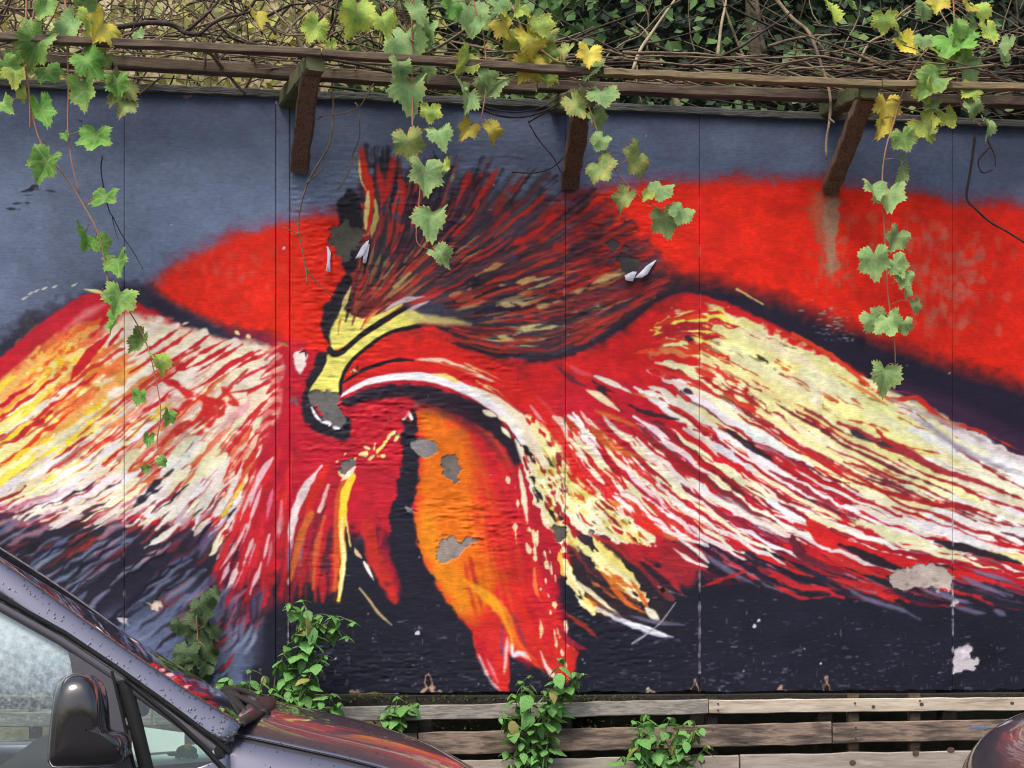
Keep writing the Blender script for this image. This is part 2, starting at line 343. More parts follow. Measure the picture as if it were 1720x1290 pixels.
def stroke(pts, w, col, soft=2., alpha=1., rough=1.2, n=6, taper=(0.25, 1.0, 0.1), grain=.05, raw=False):
    """a brush stroke along pts; w half-width in the middle, taper = start, middle, end"""
    p = np.asarray(pts, float) if raw else spline(pts, n)
    m = len(p)
    if np.ndim(w) == 0:
        t = np.linspace(0, 1, m)
        a, b, c = taper
        ww = w * np.where(t < .4, a + (b - a) * np.sin(np.clip(t / .4, 0, 1) * np.pi / 2), b + (c - b) * np.clip((t - .4) / .6, 0, 1) ** 1.6)
    else:
        ww = np.interp(np.linspace(0, 1, m), np.linspace(0, 1, len(w)), w)
    pad = float(np.max(ww)) + soft + rough * 3 + 2
    x0 = int(max(PX0, math.floor(p[:, 0].min() - pad))); x1 = int(min(PX1, math.ceil(p[:, 0].max() + pad)))
    y0 = int(max(PY0, math.floor(p[:, 1].min() - pad))); y1 = int(min(PY1, math.ceil(p[:, 1].max() + pad)))
    if x1 - x0 < 2 or y1 - y0 < 2:
        return
    D = np.full((y1 - y0, x1 - x0), 1e3, np.float32)
    for i in range(m - 1):
        ax, ay = p[i]; bx, by = p[i + 1]
        q = max(ww[i], ww[i + 1]) + soft + rough * 3 + 2
        u0 = int(max(x0, min(ax, bx) - q)); u1 = int(min(x1, max(ax, bx) + q + 1))
        v0 = int(max(y0, min(ay, by) - q)); v1 = int(min(y1, max(ay, by) + q + 1))
        if u1 <= u0 or v1 <= v0:
            continue
        X = np.arange(u0, u1, dtype=np.float32)[None, :] - ax; Y = np.arange(v0, v1, dtype=np.float32)[:, None] - ay
        dx, dy = bx - ax, by - ay
        L = dx * dx + dy * dy + 1e-6
        t = np.clip((X * dx + Y * dy) / L, 0, 1)
        d = np.sqrt((X - t * dx) ** 2 + (Y - t * dy) ** 2) - (ww[i] + (ww[i + 1] - ww[i]) * t)
        s = np.s_[v0 - y0:v1 - y0, u0 - x0:u1 - x0]
        D[s] = np.minimum(D[s], d)
    s = np.s_[y0 - PY0:y1 - PY0, x0 - PX0:x1 - PX0]
    if rough:
        D = D + rough * (NZ4[s] * .16 + NZ8[s] * .5)
    al = np.clip(.5 - D / soft, 0, 1) * alpha
    blend(x0, y0, al, col, grain)

def area(pts, col, soft=3., alpha=1., rough=1.5, n=5, closed=True, step=1, grain=.05, smooth=True):
    p = spline(pts, n, True) if smooth else np.array(pts, float)
    if step == 1 and soft > 12:
        step = 3
    pad = soft + rough * 3 + 3
    x0 = int(max(PX0, math.floor(p[:, 0].min() - pad))); x1 = int(min(PX1, math.ceil(p[:, 0].max() + pad)))
    y0 = int(max(PY0, math.floor(p[:, 1].min() - pad))); y1 = int(min(PY1, math.ceil(p[:, 1].max() + pad)))
    if x1 - x0 < 4 or y1 - y0 < 4:
        return
    if step == 1 and (x1 - x0) * (y1 - y0) > 120000:
        step = 2
    W, H = x1 - x0, y1 - y0
    gw, gh = max(3, W // step), max(3, H // step)
    X = np.linspace(x0, x1 - 1, gw, dtype=np.float32)[None, :]; Y = np.linspace(y0, y1 - 1, gh, dtype=np.float32)[:, None]
    D = np.full((gh, gw), 1e9, np.float32); ins = np.zeros((gh, gw), bool)
    a = p; b = np.roll(p, -1, 0)
    for i in range(len(p)):
        ax, ay = a[i]; bx, by = b[i]
        dx, dy = bx - ax, by - ay
        L = dx * dx + dy * dy + 1e-6
        t = np.clip(((X - ax) * dx + (Y - ay) * dy) / L, 0, 1)
        D = np.minimum(D, (X - ax - t * dx) ** 2 + (Y - ay - t * dy) ** 2)
        if abs(dy) > 1e-6:
            ins ^= ((Y < ay) != (Y < by)) & (X < ax + (Y - ay) * dx / dy)
    D = np.sqrt(D) * np.where(ins, -1, 1)
    if step > 1:
        D = _up(D, H, W)
    s = np.s_[y0 - PY0:y1 - PY0, x0 - PX0:x1 - PX0]
    if rough:
        D = D + rough * (NZ4[s] * .3 + NZ8[s] * .6 + NZ25[s] * .7)
    al = np.clip(.5 - D / soft, 0, 1) * alpha
    blend(x0, y0, al, col, grain)

def bundle(guides, n, cols, w=(2, 5), length=(.15, .4), s=(0, 1), t=(0, 1), soft=2., alpha=1., wob=2.5, rough=1.2, seed=0,
           taper=(.25, 1, .1), wl=45., jit=0.):
    """n strokes that follow the lie of the feathers between neighbouring guide lines"""
    r = np.random.default_rng(seed)
    G = [spline(g, 14) for g in guides]
    K = 60
    R = []
    for g in G:
        d = np.r_[0, np.cumsum(np.hypot(*np.diff(g, axis=0).T))]
        u = np.linspace(0, d[-1], K)
        R.append(np.c_[np.interp(u, d, g[:, 0]), np.interp(u, d, g[:, 1])])
    R = np.array(R)
    for k in range(n):
        ss = s[0] + (s[1] - s[0]) * ((k + r.random()) / n); q = ss * (len(R) - 1); i = min(int(q), len(R) - 2); f = q - i
        line = R[i] * (1 - f) + R[i + 1] * f
        ln = r.uniform(*length); t0 = r.uniform(t[0], max(t[0], t[1] - ln * .6)); t1 = min(t0 + ln, t[1] + .06)
        tt = np.linspace(t0, min(t1, 1), 14) * (K - 1)
        px = np.interp(tt, np.arange(K), line[:, 0]); py = np.interp(tt, np.arange(K), line[:, 1])
        arc = np.r_[0, np.cumsum(np.hypot(np.diff(px), np.diff(py)))]
        tx, ty = np.gradient(px), np.gradient(py); l = np.hypot(tx, ty) + 1e-6
        full = np.hypot(*np.diff(line, axis=0).T).sum()
        ph = (arc + t0 * full) / wl * 6.28 + ss * 9 + r.normal() * .5
        off = wob * (np.sin(ph) + .3 * np.sin(ph * 1.9 + ss * 21 + r.normal() * .6)) * r.uniform(.3, .65)
        off = off + jit * r.standard_normal()
        px = px - ty / l * off; py = py + tx / l * off
        c = cols[r.integers(len(cols))]
        c = np.clip(np.array(c) * r.uniform(.93, 1.06) + r.uniform(-6, 6, 3), 0, 255)
        stroke(np.c_[px, py], r.uniform(*w), c, soft, alpha if np.ndim(alpha) == 0 else r.uniform(*alpha), rough, taper=taper, raw=True)

RED = (218, 38, 18); CRIM = (184, 28, 48); DRED = (150, 30, 38); CREAM = (238, 234, 190); WHT = (238, 234, 236); YEL = (244, 214, 70)
PALEY = (232, 226, 140); ORG = (228, 112, 22); BLK = (28, 27, 38); NAVY = (31, 32, 45); LAV = (112, 112, 146); PINK = (236, 178, 172)
BLUE = (96, 107, 130)

def paint():
    # --- ground coats
    yy = np.arange(PY0, PY1, dtype=np.float32)[:, None]; xx = np.arange(PX0, PX1, dtype=np.float32)[None, :]
    def ramp(v, a, b):
        return np.clip((v - a) / (b - a), 0, 1)
    base = np.array(BLUE, np.float32) / 255
    CAN[:] = base * (1 + .05 * NZ90 + .03 * NZ25)[..., None]
    # darker navy towards the top and the right, paler in the middle of the left sheets
    k = (1 - ramp(yy + 6 * NZ90, 150, 230)) * .42 + ramp(xx, 500, 900) * .16
    CAN[:] += (np.array((66, 74, 99), np.float32) / 255 - CAN) * k[..., None]
    k = np.exp(-((xx - 330) / 170.) ** 2 - ((yy - 330) / 110.) ** 2) * .5
    CAN[:] += (np.array((116, 130, 158), np.float32) / 255 - CAN) * k[..., None]
    # the near-black lower field
    lowx = np.array([-420, 0, 250, 420, 470, 520, 700, 900, 1100, 1300, 1500, 1720, 2140.]); lowy = np.array([900, 880, 900, 985, 950, 930, 830, 830, 900, 930, 930, 930, 1000.])
    k = ramp(yy - np.interp(np.arange(PX0, PX1), lowx, lowy)[None, :] + 10 * NZ90, -30, 45) * (.72 + .28 * ramp(xx + 8 * NZ25, 380, 500))
    CAN[:] += (np.array(NAVY, np.float32) / 255 * (1 + .05 * NZ25)[..., None] - CAN) * k[..., None]

    # --- the red disc behind the bird
    area([(250, 482), (300, 437), (380, 392), (470, 368), (560, 350), (640, 350), (700, 420), (640, 620), (540, 640), (465, 590), (380, 566), (300, 530), (258, 500)], (150, 60, 90), 34, .75, 4)
    area([(262, 480), (310, 442), (385, 400), (470, 377), (560, 360), (640, 360), (690, 420), (640, 640), (540, 650), (465, 600), (380, 565), (310, 528), (270, 500)], RED, 20, 1, 4)
    area([(880, 400), (960, 334), (1010, 314), (1100, 302), (1250, 296), (1390, 300), (1500, 316), (1600, 332), (1720, 340), (1900, 372), (2160, 430), (2160, 910), (1720, 690), (1600, 640), (1400, 570), (1200, 530), (900, 540)], (150, 50, 72), 34, .8, 4)
    area([(880, 410), (965, 342), (1012, 322), (1100, 310), (1250, 303), (1390, 308), (1500, 325), (1600, 341), (1720, 350), (1900, 384), (2160, 440), (2160, 900), (1720, 685), (1600, 635), (1400, 570), (1200, 530), (900, 540)], RED, 17, 1, 4)
    # thin, worn paint in the red
    for k in range(150):
        x = prng.normal(1590, 55); y = prng.uniform(370, 545)
        stroke([(x, y), (x + prng.uniform(-3, 3), y + prng.uniform(10, 32))], prng.uniform(2, 8), (206, 100, 84), 6, prng.uniform(.25, .62), 5)
    for k in range(60):
        x = prng.normal(1480, 70); y = prng.uniform(350, 480)
        stroke([(x, y), (x + prng.uniform(-3, 3), y + prng.uniform(8, 30))], prng.uniform(2, 8), (206, 92, 66), 7, prng.uniform(.25, .55), 5)
    for k in range(70):
        x = prng.normal(400, 45); y = prng.normal(470, 30)
        stroke([(x, y), (x + prng.uniform(-4, 4), y + prng.uniform(4, 16))], prng.uniform(2, 7), (222, 84, 70), 6, prng.uniform(.12, .35), 3)
    # green-grey run of rain water under the strut
    area([(1365, 330), (1408, 328), (1414, 400), (1412, 460), (1405, 468), (1386, 460), (1372, 400)], (150, 116, 88), 14, .62, 6)
    area([(1388, 330), (1408, 330), (1410, 430), (1412, 455), (1400, 462), (1386, 452)], (150, 150, 128), 6, .55, 3)
    for k in range(80):
        x = prng.normal(1393, 15); y = prng.uniform(330, 480)
        stroke([(x, y), (x, y + prng.uniform(6, 26))], prng.uniform(1, 3.5), (140, 128, 100) if k % 2 else (190, 80, 60), 4, prng.uniform(.15, .45), 2)

    # --- dark band over the right wing, dark spray over the left wing
    area([(1030, 545), (1085, 500), (1130, 477), (1200, 474), (1300, 500), (1400, 540), (1500, 577), (1600, 612), (1720, 650), (1900, 730), (2160, 850), (2160, 980), (1720, 790), (1500, 690), (1300, 590), (1180, 530), (1100, 540)], (36, 30, 48), 40, 1, 3)
    area([(1500, 640), (1600, 672), (1720, 735), (1900, 815), (2160, 930), (2160, 990), (1720, 790), (1560, 720)], (66, 40, 66), 20, .8, 3)
    area([(-420, 780), (-200, 690), (0, 570), (60, 530), (130, 495), (190, 482), (250, 485), (310, 520), (400, 556), (470, 572), (470, 612), (380, 590), (280, 560), (180, 530), (90, 560), (0, 640), (-420, 860)], (44, 40, 58), 24, .92, 5)
    stroke([(240, 492), (300, 528), (370, 556), (440, 570)], 13, (44, 40, 58), 18, .9, 3, taper=(.7, 1, .4))
    stroke([(380, 556), (450, 572), (520, 600)], 9, (140, 30, 60), 14, .8, 3)

    # --- bird: first coat of red
    area([(575, 650), (595, 612), (625, 588), (680, 563), (740, 557), (790, 572), (850, 596), (920, 601), (985, 583), (1045, 552), (1090, 515), (1130, 497), (1180, 497), (1250, 522), (1330, 562), (1400, 597), (1480, 648), (1560, 690), (1650, 738), (1720, 772), (1900, 860), (2160, 985), (2160, 1120), (1900, 1050), (1720, 985), (1560, 950), (1400, 960), (1300, 960), (1200, 960), (1100, 940), (1000, 880), (900, 760), (840, 700), (740, 660), (640, 650)], (198, 32, 34), 5, 1, 1.5)
    area([(900, 690), (1000, 640), (1100, 640), (1250, 720), (1450, 820), (1720, 900), (2160, 1040), (2160, 1130), (1900, 1050), (1720, 990), (1560, 950), (1400, 965), (1250, 960), (1100, 940), (980, 860)], CRIM, 40, .9, 6)
    area([(-420, 900), (-200, 760), (0, 600), (60, 560), (120, 520), (165, 497), (230, 510), (330, 556), (430, 580), (540, 600), (560, 660), (560, 740), (480, 760), (440, 900), (390, 960), (340, 900), (240, 900), (150, 860), (0, 850), (-200, 930), (-420, 1010)], (190, 32, 44), 7, 1, 2)
    area([(455, 575), (540, 600), (535, 650), (560, 740), (560, 660), (640, 640), (740, 640), (850, 690), (910, 740), (930, 830), (936, 900), (938, 990), (950, 1070), (925, 1120), (850, 1100), (700, 980), (640, 900), (540, 940), (470, 1010), (400, 1070), (370, 1080), (380, 960), (440, 800)], CRIM, 14, 1, 3)
    area([(590, 650), (700, 630), (830, 660), (900, 720), (940, 820), (980, 900), (960, 960), (900, 960), (860, 860), (760, 720), (600, 720)], (170, 30, 46), 18, 1, 3)
    left_wing(); crest(); right_wing(); body(); head(); marks()
    g = .5 * NFINE + .5 * np.roll(NFINE, 1, 1)
    CAN[:] = np.clip(CAN * (1 + .035 * g + .02 * NZ4)[..., None], 0, 1)
    CAN[:] = np.clip(CAN + .06 * (CAN - .42) * (1 - np.abs(2 * CAN - 1)), 0, 1)
    return CAN

LW = [[(200, 497), (100, 562), (0, 640), (-150, 740), (-420, 900)], [(285, 540), (150, 622), (0, 728), (-150, 825), (-420, 960)], [(350, 562), (205, 662), (50, 775), (-100, 870), (-420, 1020)],
      [(420, 578), (290, 690), (140, 800), (0, 862), (-100, 910)], [(452, 600), (345, 720), (235, 822), (130, 880), (20, 930)], [(462, 650), (395, 750), (315, 850), (235, 925)],
      [(466, 700), (425, 800), (372, 880), (312, 950)], [(472, 740), (452, 830), (412, 920), (335, 1060)]]

def left_wing():
    # smoky feather ends below: wavy blue-grey barbs on near-black
    area([(-420, 960), (-200, 900), (0, 845), (120, 850), (240, 870), (330, 880), (420, 930), (440, 1010), (330, 985), (200, 1030), (60, 1060), (-100, 1120), (-420, 1190)], (38, 36, 50), 34, .95, 8)
    area([(180, 1040), (300, 1010), (400, 1040), (440, 1110), (430, 1190), (300, 1200), (160, 1180), (60, 1110)], (98, 109, 138), 60, .95, 8)
    BG = [[(60, 835), (-20, 890), (-140, 960), (-300, 1040)], [(190, 858), (90, 920), (-20, 990), (-160, 1070)], [(300, 880), (190, 945), (70, 1030), (-60, 1110)], [(385, 920), (280, 1000), (170, 1080), (50, 1160)], [(430, 965), (360, 1040), (280, 1110), (190, 1180)], [(455, 1020), (420, 1085), (370, 1150), (330, 1200)]]
    bundle(BG, 70, [(36, 34, 46), (30, 29, 40), (44, 42, 58)], (3, 7), (.14, .32), (0, 1), (0, .95), 4, .85, 4, 2, 101, wl=44)
    bundle(BG, 26, [(120, 40, 48), (150, 52, 54), (96, 42, 56)], (2.5, 6), (.1, .26), (0, 1), (0, .5), 5, .8, 4, 2, 102, wl=44)
    bundle(BG, 78, [(126, 132, 164), (104, 120, 158), (86, 102, 142), (140, 142, 168)], (1.6, 4.6), (.12, .3), (0, 1), (.06, .95), 5, .78, 4, 1.6, 103, wl=52)
    bundle(BG[:4], 36, [(28, 27, 38), (34, 32, 44)], (1.2, 2.8), (.12, .28), (0, 1), (.05, .95), 2.4, .9, 4.5, 1.2, 104, wl=44)
    bundle(BG[3:], 30, [(128, 138, 170), (108, 122, 158), (96, 108, 142)], (2, 6), (.14, .35), (0, 1), (.1, .95), 8, .7, 4, 2, 106, wl=60)
    bundle(BG[4:], 7, [(186, 50, 54), (196, 70, 66)], (1.6, 3.6), (.14, .3), (0, 1), (.0, .7), 3, .85, 3, 1.6, 105, wl=50)
    bundle(LW[:6], 18, [CRIM, DRED, (120, 30, 42)], (4, 8), (.1, .2), (.1, 1), (.6, .76), 5, .85, 3, 2, 2)
    stroke([(372, 878), (352, 905), (335, 935)], 9, (120, 132, 168), 10, .7, 3)
    bundle(LW[1:7], 40, [(150, 40, 52), (176, 60, 72), (120, 90, 120), (98, 60, 80), (190, 140, 150)], (2.5, 6), (.1, .22), (0, 1), (.6, .9), 6, .7, 4, 2.5, 107, wl=60)
    # cream under-feathers
    area([(225, 530), (300, 545), (380, 570), (462, 592), (466, 690), (420, 790), (360, 850), (300, 880), (200, 850), (100, 835), (0, 825), (-150, 900), (-420, 1000), (-420, 930), (-150, 790), (0, 690), (120, 600), (190, 545)], (240, 228, 196), 14, .93, 4)
    bundle(LW, 150, [CREAM, (240, 224, 204), PINK, (238, 226, 200)], (5, 11), (.2, .42), (.04, .9), (.05, .76), 3, .96, 4, 1.6, 3)
    # yellow part, left
    area([(80, 560), (150, 575), (170, 620), (150, 690), (110, 740), (30, 770), (-60, 790), (-200, 860), (-260, 840), (-100, 720), (0, 630)], (244, 214, 110), 34, .8, 10)
    bundle(LW[:4], 46, [YEL, (248, 222, 60), (244, 200, 50)], (4, 9), (.08, .22), (.0, .95), (.2, .6), 4, .9, 4, 2.4, 4)
    bundle(LW[:3], 30, [(236, 150, 60), (230, 110, 56), (240, 170, 90)], (4, 9), (.06, .16), (.0, .9), (.06, .36), 4, .85, 4, 3, 6)
    bundle(LW[:5], 56, [CREAM, (240, 230, 170), (242, 226, 140), (238, 232, 208)], (3.5, 8), (.1, .24), (.0, 1), (.2, .7), 3, .95, 4, 2, 7)
    for k in range(70):      # crusty yellow stipple at the root
        x = prng.normal(95, 30); y = 640 - (x - 40) * .55 + prng.normal(0, 20)
        stroke([(x, y), (x + prng.uniform(-9, -2), y + prng.uniform(2, 6))], prng.uniform(1.5, 4), [(246, 206, 50), (248, 190, 60), (226, 96, 44), (240, 226, 140)][k % 4], 2.2, .9, 2)
    bundle(LW[2:6], 46, [CREAM, WHT, (238, 232, 208), (236, 234, 190)], (5, 11), (.14, .32), (.05, 1), (.3, .7), 3, .97, 4, 1.8, 8)
    bundle(LW[1:4], 14, [(206, 160, 176), (180, 120, 140)], (4, 8), (.08, .16), (.0, 1), (.56, .74), 6, .7, 4, 2, 81)
    bundle(LW[2:4], 10, [(248, 226, 60), (244, 210, 50)], (4, 8), (.06, .14), (.4, 1), (.46, .6), 5, .8, 4, 2, 82)
    # pale patch close to the shoulder
    for pts, w in (([(300, 545), (250, 585), (215, 605)], 9), ([(345, 560), (290, 600), (235, 640)], 13), ([(395, 575), (330, 615), (275, 655)], 15), ([(430, 585), (375, 615), (330, 655)], 17),
                   ([(455, 600), (420, 620), (385, 650)], 17), ([(455, 625), (430, 645), (400, 665)], 12), ([(230, 540), (205, 560)], 8), ([(270, 535), (235, 565), (190, 600)], 8)):
        stroke(pts, w, (240, 226, 212), 4, .95, 2.5, taper=(.5, 1, .3))
        stroke([(a - 4, b - 5) for a, b in pts], w * .35, (236, 226, 180), 4, .7, 2)
    # slits of red between the feathers
    bundle(LW, 74, [(204, 36, 40), (190, 30, 44), (214, 60, 44)], (1.8, 4.6), (.1, .3), (.03, .97), (.08, .7), 2.4, .95, 4.4, 1.6, 9, wl=52)
    bundle(LW, 44, [(168, 84, 66), (190, 110, 84), (150, 60, 56)], (1., 2.2), (.1, .25), (.05, .95), (.2, .75), 2, .8, 4.4, 1.2, 10, wl=52)
    for pts, w in (([(320, 590), (280, 612), (245, 640), (225, 655)], 4), ([(345, 585), (300, 620), (275, 640)], 3), ([(390, 577), (345, 605), (300, 625)], 3.5), ([(425, 590), (380, 615), (350, 640), (300, 665)], 3.5),
                   ([(455, 590), (420, 605), (385, 625)], 3), ([(185, 560), (155, 590), (130, 622), (118, 640)], 9), ([(205, 552), (180, 585)], 4), ([(455, 640), (420, 655), (380, 660)], 3)):
        stroke(pts, w, (198, 34, 42), 2.5, 1, 1.6)
    bundle(LW[3:7], 46, [(206, 60, 50), (226, 130, 110), (200, 40, 44), (232, 170, 150), (216, 110, 60)], (1.6, 4.4), (.14, .3), (0, 1), (.2, .6), 2.6, .92, 3, 1.4, 17, wl=60)
    bundle(LW[2:5], 26, [(226, 150, 130), (206, 60, 50), (232, 140, 80)], (1.6, 4), (.1, .24), (0, 1), (.03, .4), 2.6, .9, 3, 1.4, 18, wl=60)
    bundle(LW[2:6], 30, [(196, 186, 176), (206, 170, 150)], (1, 2.5), (.1, .24), (0, 1), (.1, .7), 4, .6, 3, 1.4, 19, wl=60)
    # red blotch under the pale patch
    for pts, w in (([(285, 640), (310, 660), (345, 672), (385, 676), (420, 664)], 7), ([(345, 668), (352, 690), (368, 704)], 9), ([(330, 665), (300, 690), (275, 712)], 4), ([(385, 674), (365, 700), (340, 722), (300, 750)], 4.5), ([(410, 668), (430, 650), (455, 642)], 4), ([(275, 640), (300, 650)], 6), ([(372, 650), (390, 668)], 5), ([(345, 690), (322, 712), (290, 735)], 4), ([(300, 655), (270, 672), (240, 690)], 3.5)):
        stroke(pts, w, (210, 42, 40), 4, .93, 4)
    for pts, w in (([(300, 552), (262, 578), (225, 600)], 3.2), ([(322, 556), (285, 582), (240, 612), (215, 628)], 3.6), ([(352, 562), (318, 586), (270, 615)], 2.6), ([(378, 572), (340, 592), (290, 628), (250, 650)], 3.8), ([(408, 578), (372, 600), (330, 625)], 2.8), ([(438, 588), (400, 606), (360, 634), (330, 652)], 3.6), ([(458, 612), (425, 625), (395, 645)], 2.8), ([(462, 660), (430, 690), (395, 730)], 3.4), ([(455, 700), (425, 735), (390, 785)], 3), ([(430, 700), (395, 745), (350, 800)], 3)):
        stroke(pts, w, (202, 38, 44), 2.4, .95, 1.8)
    bundle(LW[2:6], 22, [(240, 234, 204), WHT, (242, 230, 190), (240, 236, 170)], (5, 10), (.1, .22), (.05, 1), (.28, .66), 2.8, .97, 4, 2, 83, wl=60)
    bundle(LW[:3], 12, [(248, 224, 90), (242, 230, 150)], (5, 9), (.08, .2), (.1, 1), (.3, .6), 3, .95, 4, 2.4, 84, wl=60)
    for k in range(26):      # red fringe at the roots
        y = 585 + k * 6 + prng.uniform(-4, 4); x = 474 - max(0, (y - 660)) * .25
        stroke([(x, y - 3), (x - prng.uniform(8, 18), y + prng.uniform(0, 6)), (x - prng.uniform(20, 40), y + prng.uniform(8, 22))], prng.uniform(1.5, 4.5), (192, 32, 44) if k % 3 else (226, 130, 120), 3.5, .9, 2)
    # white tips along the lower edge
    bundle(LW[2:], 40, [WHT, (236, 226, 226), CREAM], (3, 6.5), (.12, .24), (.02, .95), (.48, .74), 2.5, .97, 3, 2, 12)
    bundle(LW[2:], 34, [(150, 34, 48), (90, 40, 52), (40, 34, 46)], (1.5, 3.5), (.1, .22), (.02, .95), (.52, .85), 2.5, .9, 3, 1.6, 13)
    bundle(LW[1:7], 26, [(232, 222, 224), (214, 190, 200), (240, 232, 210), (200, 120, 130)], (2, 4.5), (.08, .18), (0, 1), (.6, .8), 3.5, .88, 4, 2, 108, wl=60)
    for pts, w in (([(205, 845), (185, 865), (160, 880)], 5), ([(300, 880), (270, 905), (243, 920)], 5.5), ([(335, 800), (300, 850), (262, 890)], 8), ([(385, 770), (352, 830), (325, 862)], 9), ([(405, 790), (380, 840), (358, 868)], 5), ([(180, 830), (130, 855), (95, 862)], 4)):
        stroke(pts, w, (236, 228, 216), 3, .97, 2)
    stroke([(415, 800), (385, 850), (362, 880)], 3, YEL, 3, .9, 2)
    stroke([(290, 790), (255, 820), (225, 850)], 5, BLK, 4, .9, 3)
    # top edge
    stroke([(-200, 770), (0, 618), (60, 568), (115, 525), (160, 500), (200, 498)], 14, (186, 28, 46), 5, .95, 2, taper=(1, 1, .5))
    stroke([(175, 512), (140, 530), (110, 552)], 7, (224, 130, 130), 10, .8, 3)
    for x, y in ((42, 500), (52, 492), (62, 488), (75, 484), (92, 481), (125, 478)):
        stroke([(x - 5, y + 3), (x + 5, y - 2)], 1.6, (214, 214, 196), 1.5, .9, .8)
    for pts in ([(142, 486), (165, 490), (182, 495)], [(305, 545), (318, 541)], [(395, 556), (402, 562)], [(415, 563), (420, 567)]):
        stroke(pts, 3, (228, 222, 150), 2, 1, 1)
    # crimson plumes towards the breast
    W2 = [[(468, 690), (430, 790), (395, 880), (350, 980), (320, 1060)], [(470, 720), (455, 830), (430, 930), (400, 1010), (380, 1080)], [(490, 760), (480, 850), (470, 930), (455, 1010), (450, 1080)]]
    bundle(W2, 44, [(172, 28, 48), (196, 34, 46), (208, 40, 44)], (4, 9), (.2, .45), (0, 1), (0, .85), 6, .85, 3, 2, 14)
    bundle(W2, 12, [(224, 120, 140), (236, 206, 206), (226, 170, 176)], (1.5, 4), (.1, .2), (0, 1), (.1, .8), 3, .85, 2, 1.5, 15, wl=80)
    for pts, w in (([(458, 770), (440, 795), (428, 822), (420, 850)], 6), ([(440, 815), (428, 850), (415, 890)], 3.5), ([(415, 880), (395, 920), (370, 955)], 3), ([(400, 960), (385, 985), (372, 1000)], 3.5), ([(425, 905), (408, 950)], 3)):
        stroke(pts, w, (236, 196, 200), 3, .92, 1.4)
    bundle(W2, 20, [(80, 84, 116), (120, 120, 152), (52, 48, 66)], (2, 6), (.1, .22), (0, 1), (.72, 1), 5, .8, 3, 2, 16)

CR = [[(572, 548), (598, 440), (606, 345), (611, 245)], [(588, 540), (640, 440), (664, 340), (672, 250)], [(600, 532), (690, 430), (735, 350), (768, 262)], [(620, 530), (730, 430), (800, 350), (850, 268)],
      [(640, 525), (780, 440), (880, 370), (960, 300)], [(668, 520), (800, 460), (920, 405), (1030, 335)], [(690, 525), (820, 490), (950, 450), (1080, 395)], [(700, 535), (830, 520), (960, 490), (1115, 435)],
      [(705, 541), (820, 556), (950, 543), (1125, 474)], [(700, 548), (790, 585), (900, 600), (1000, 566), (1085, 512)]]

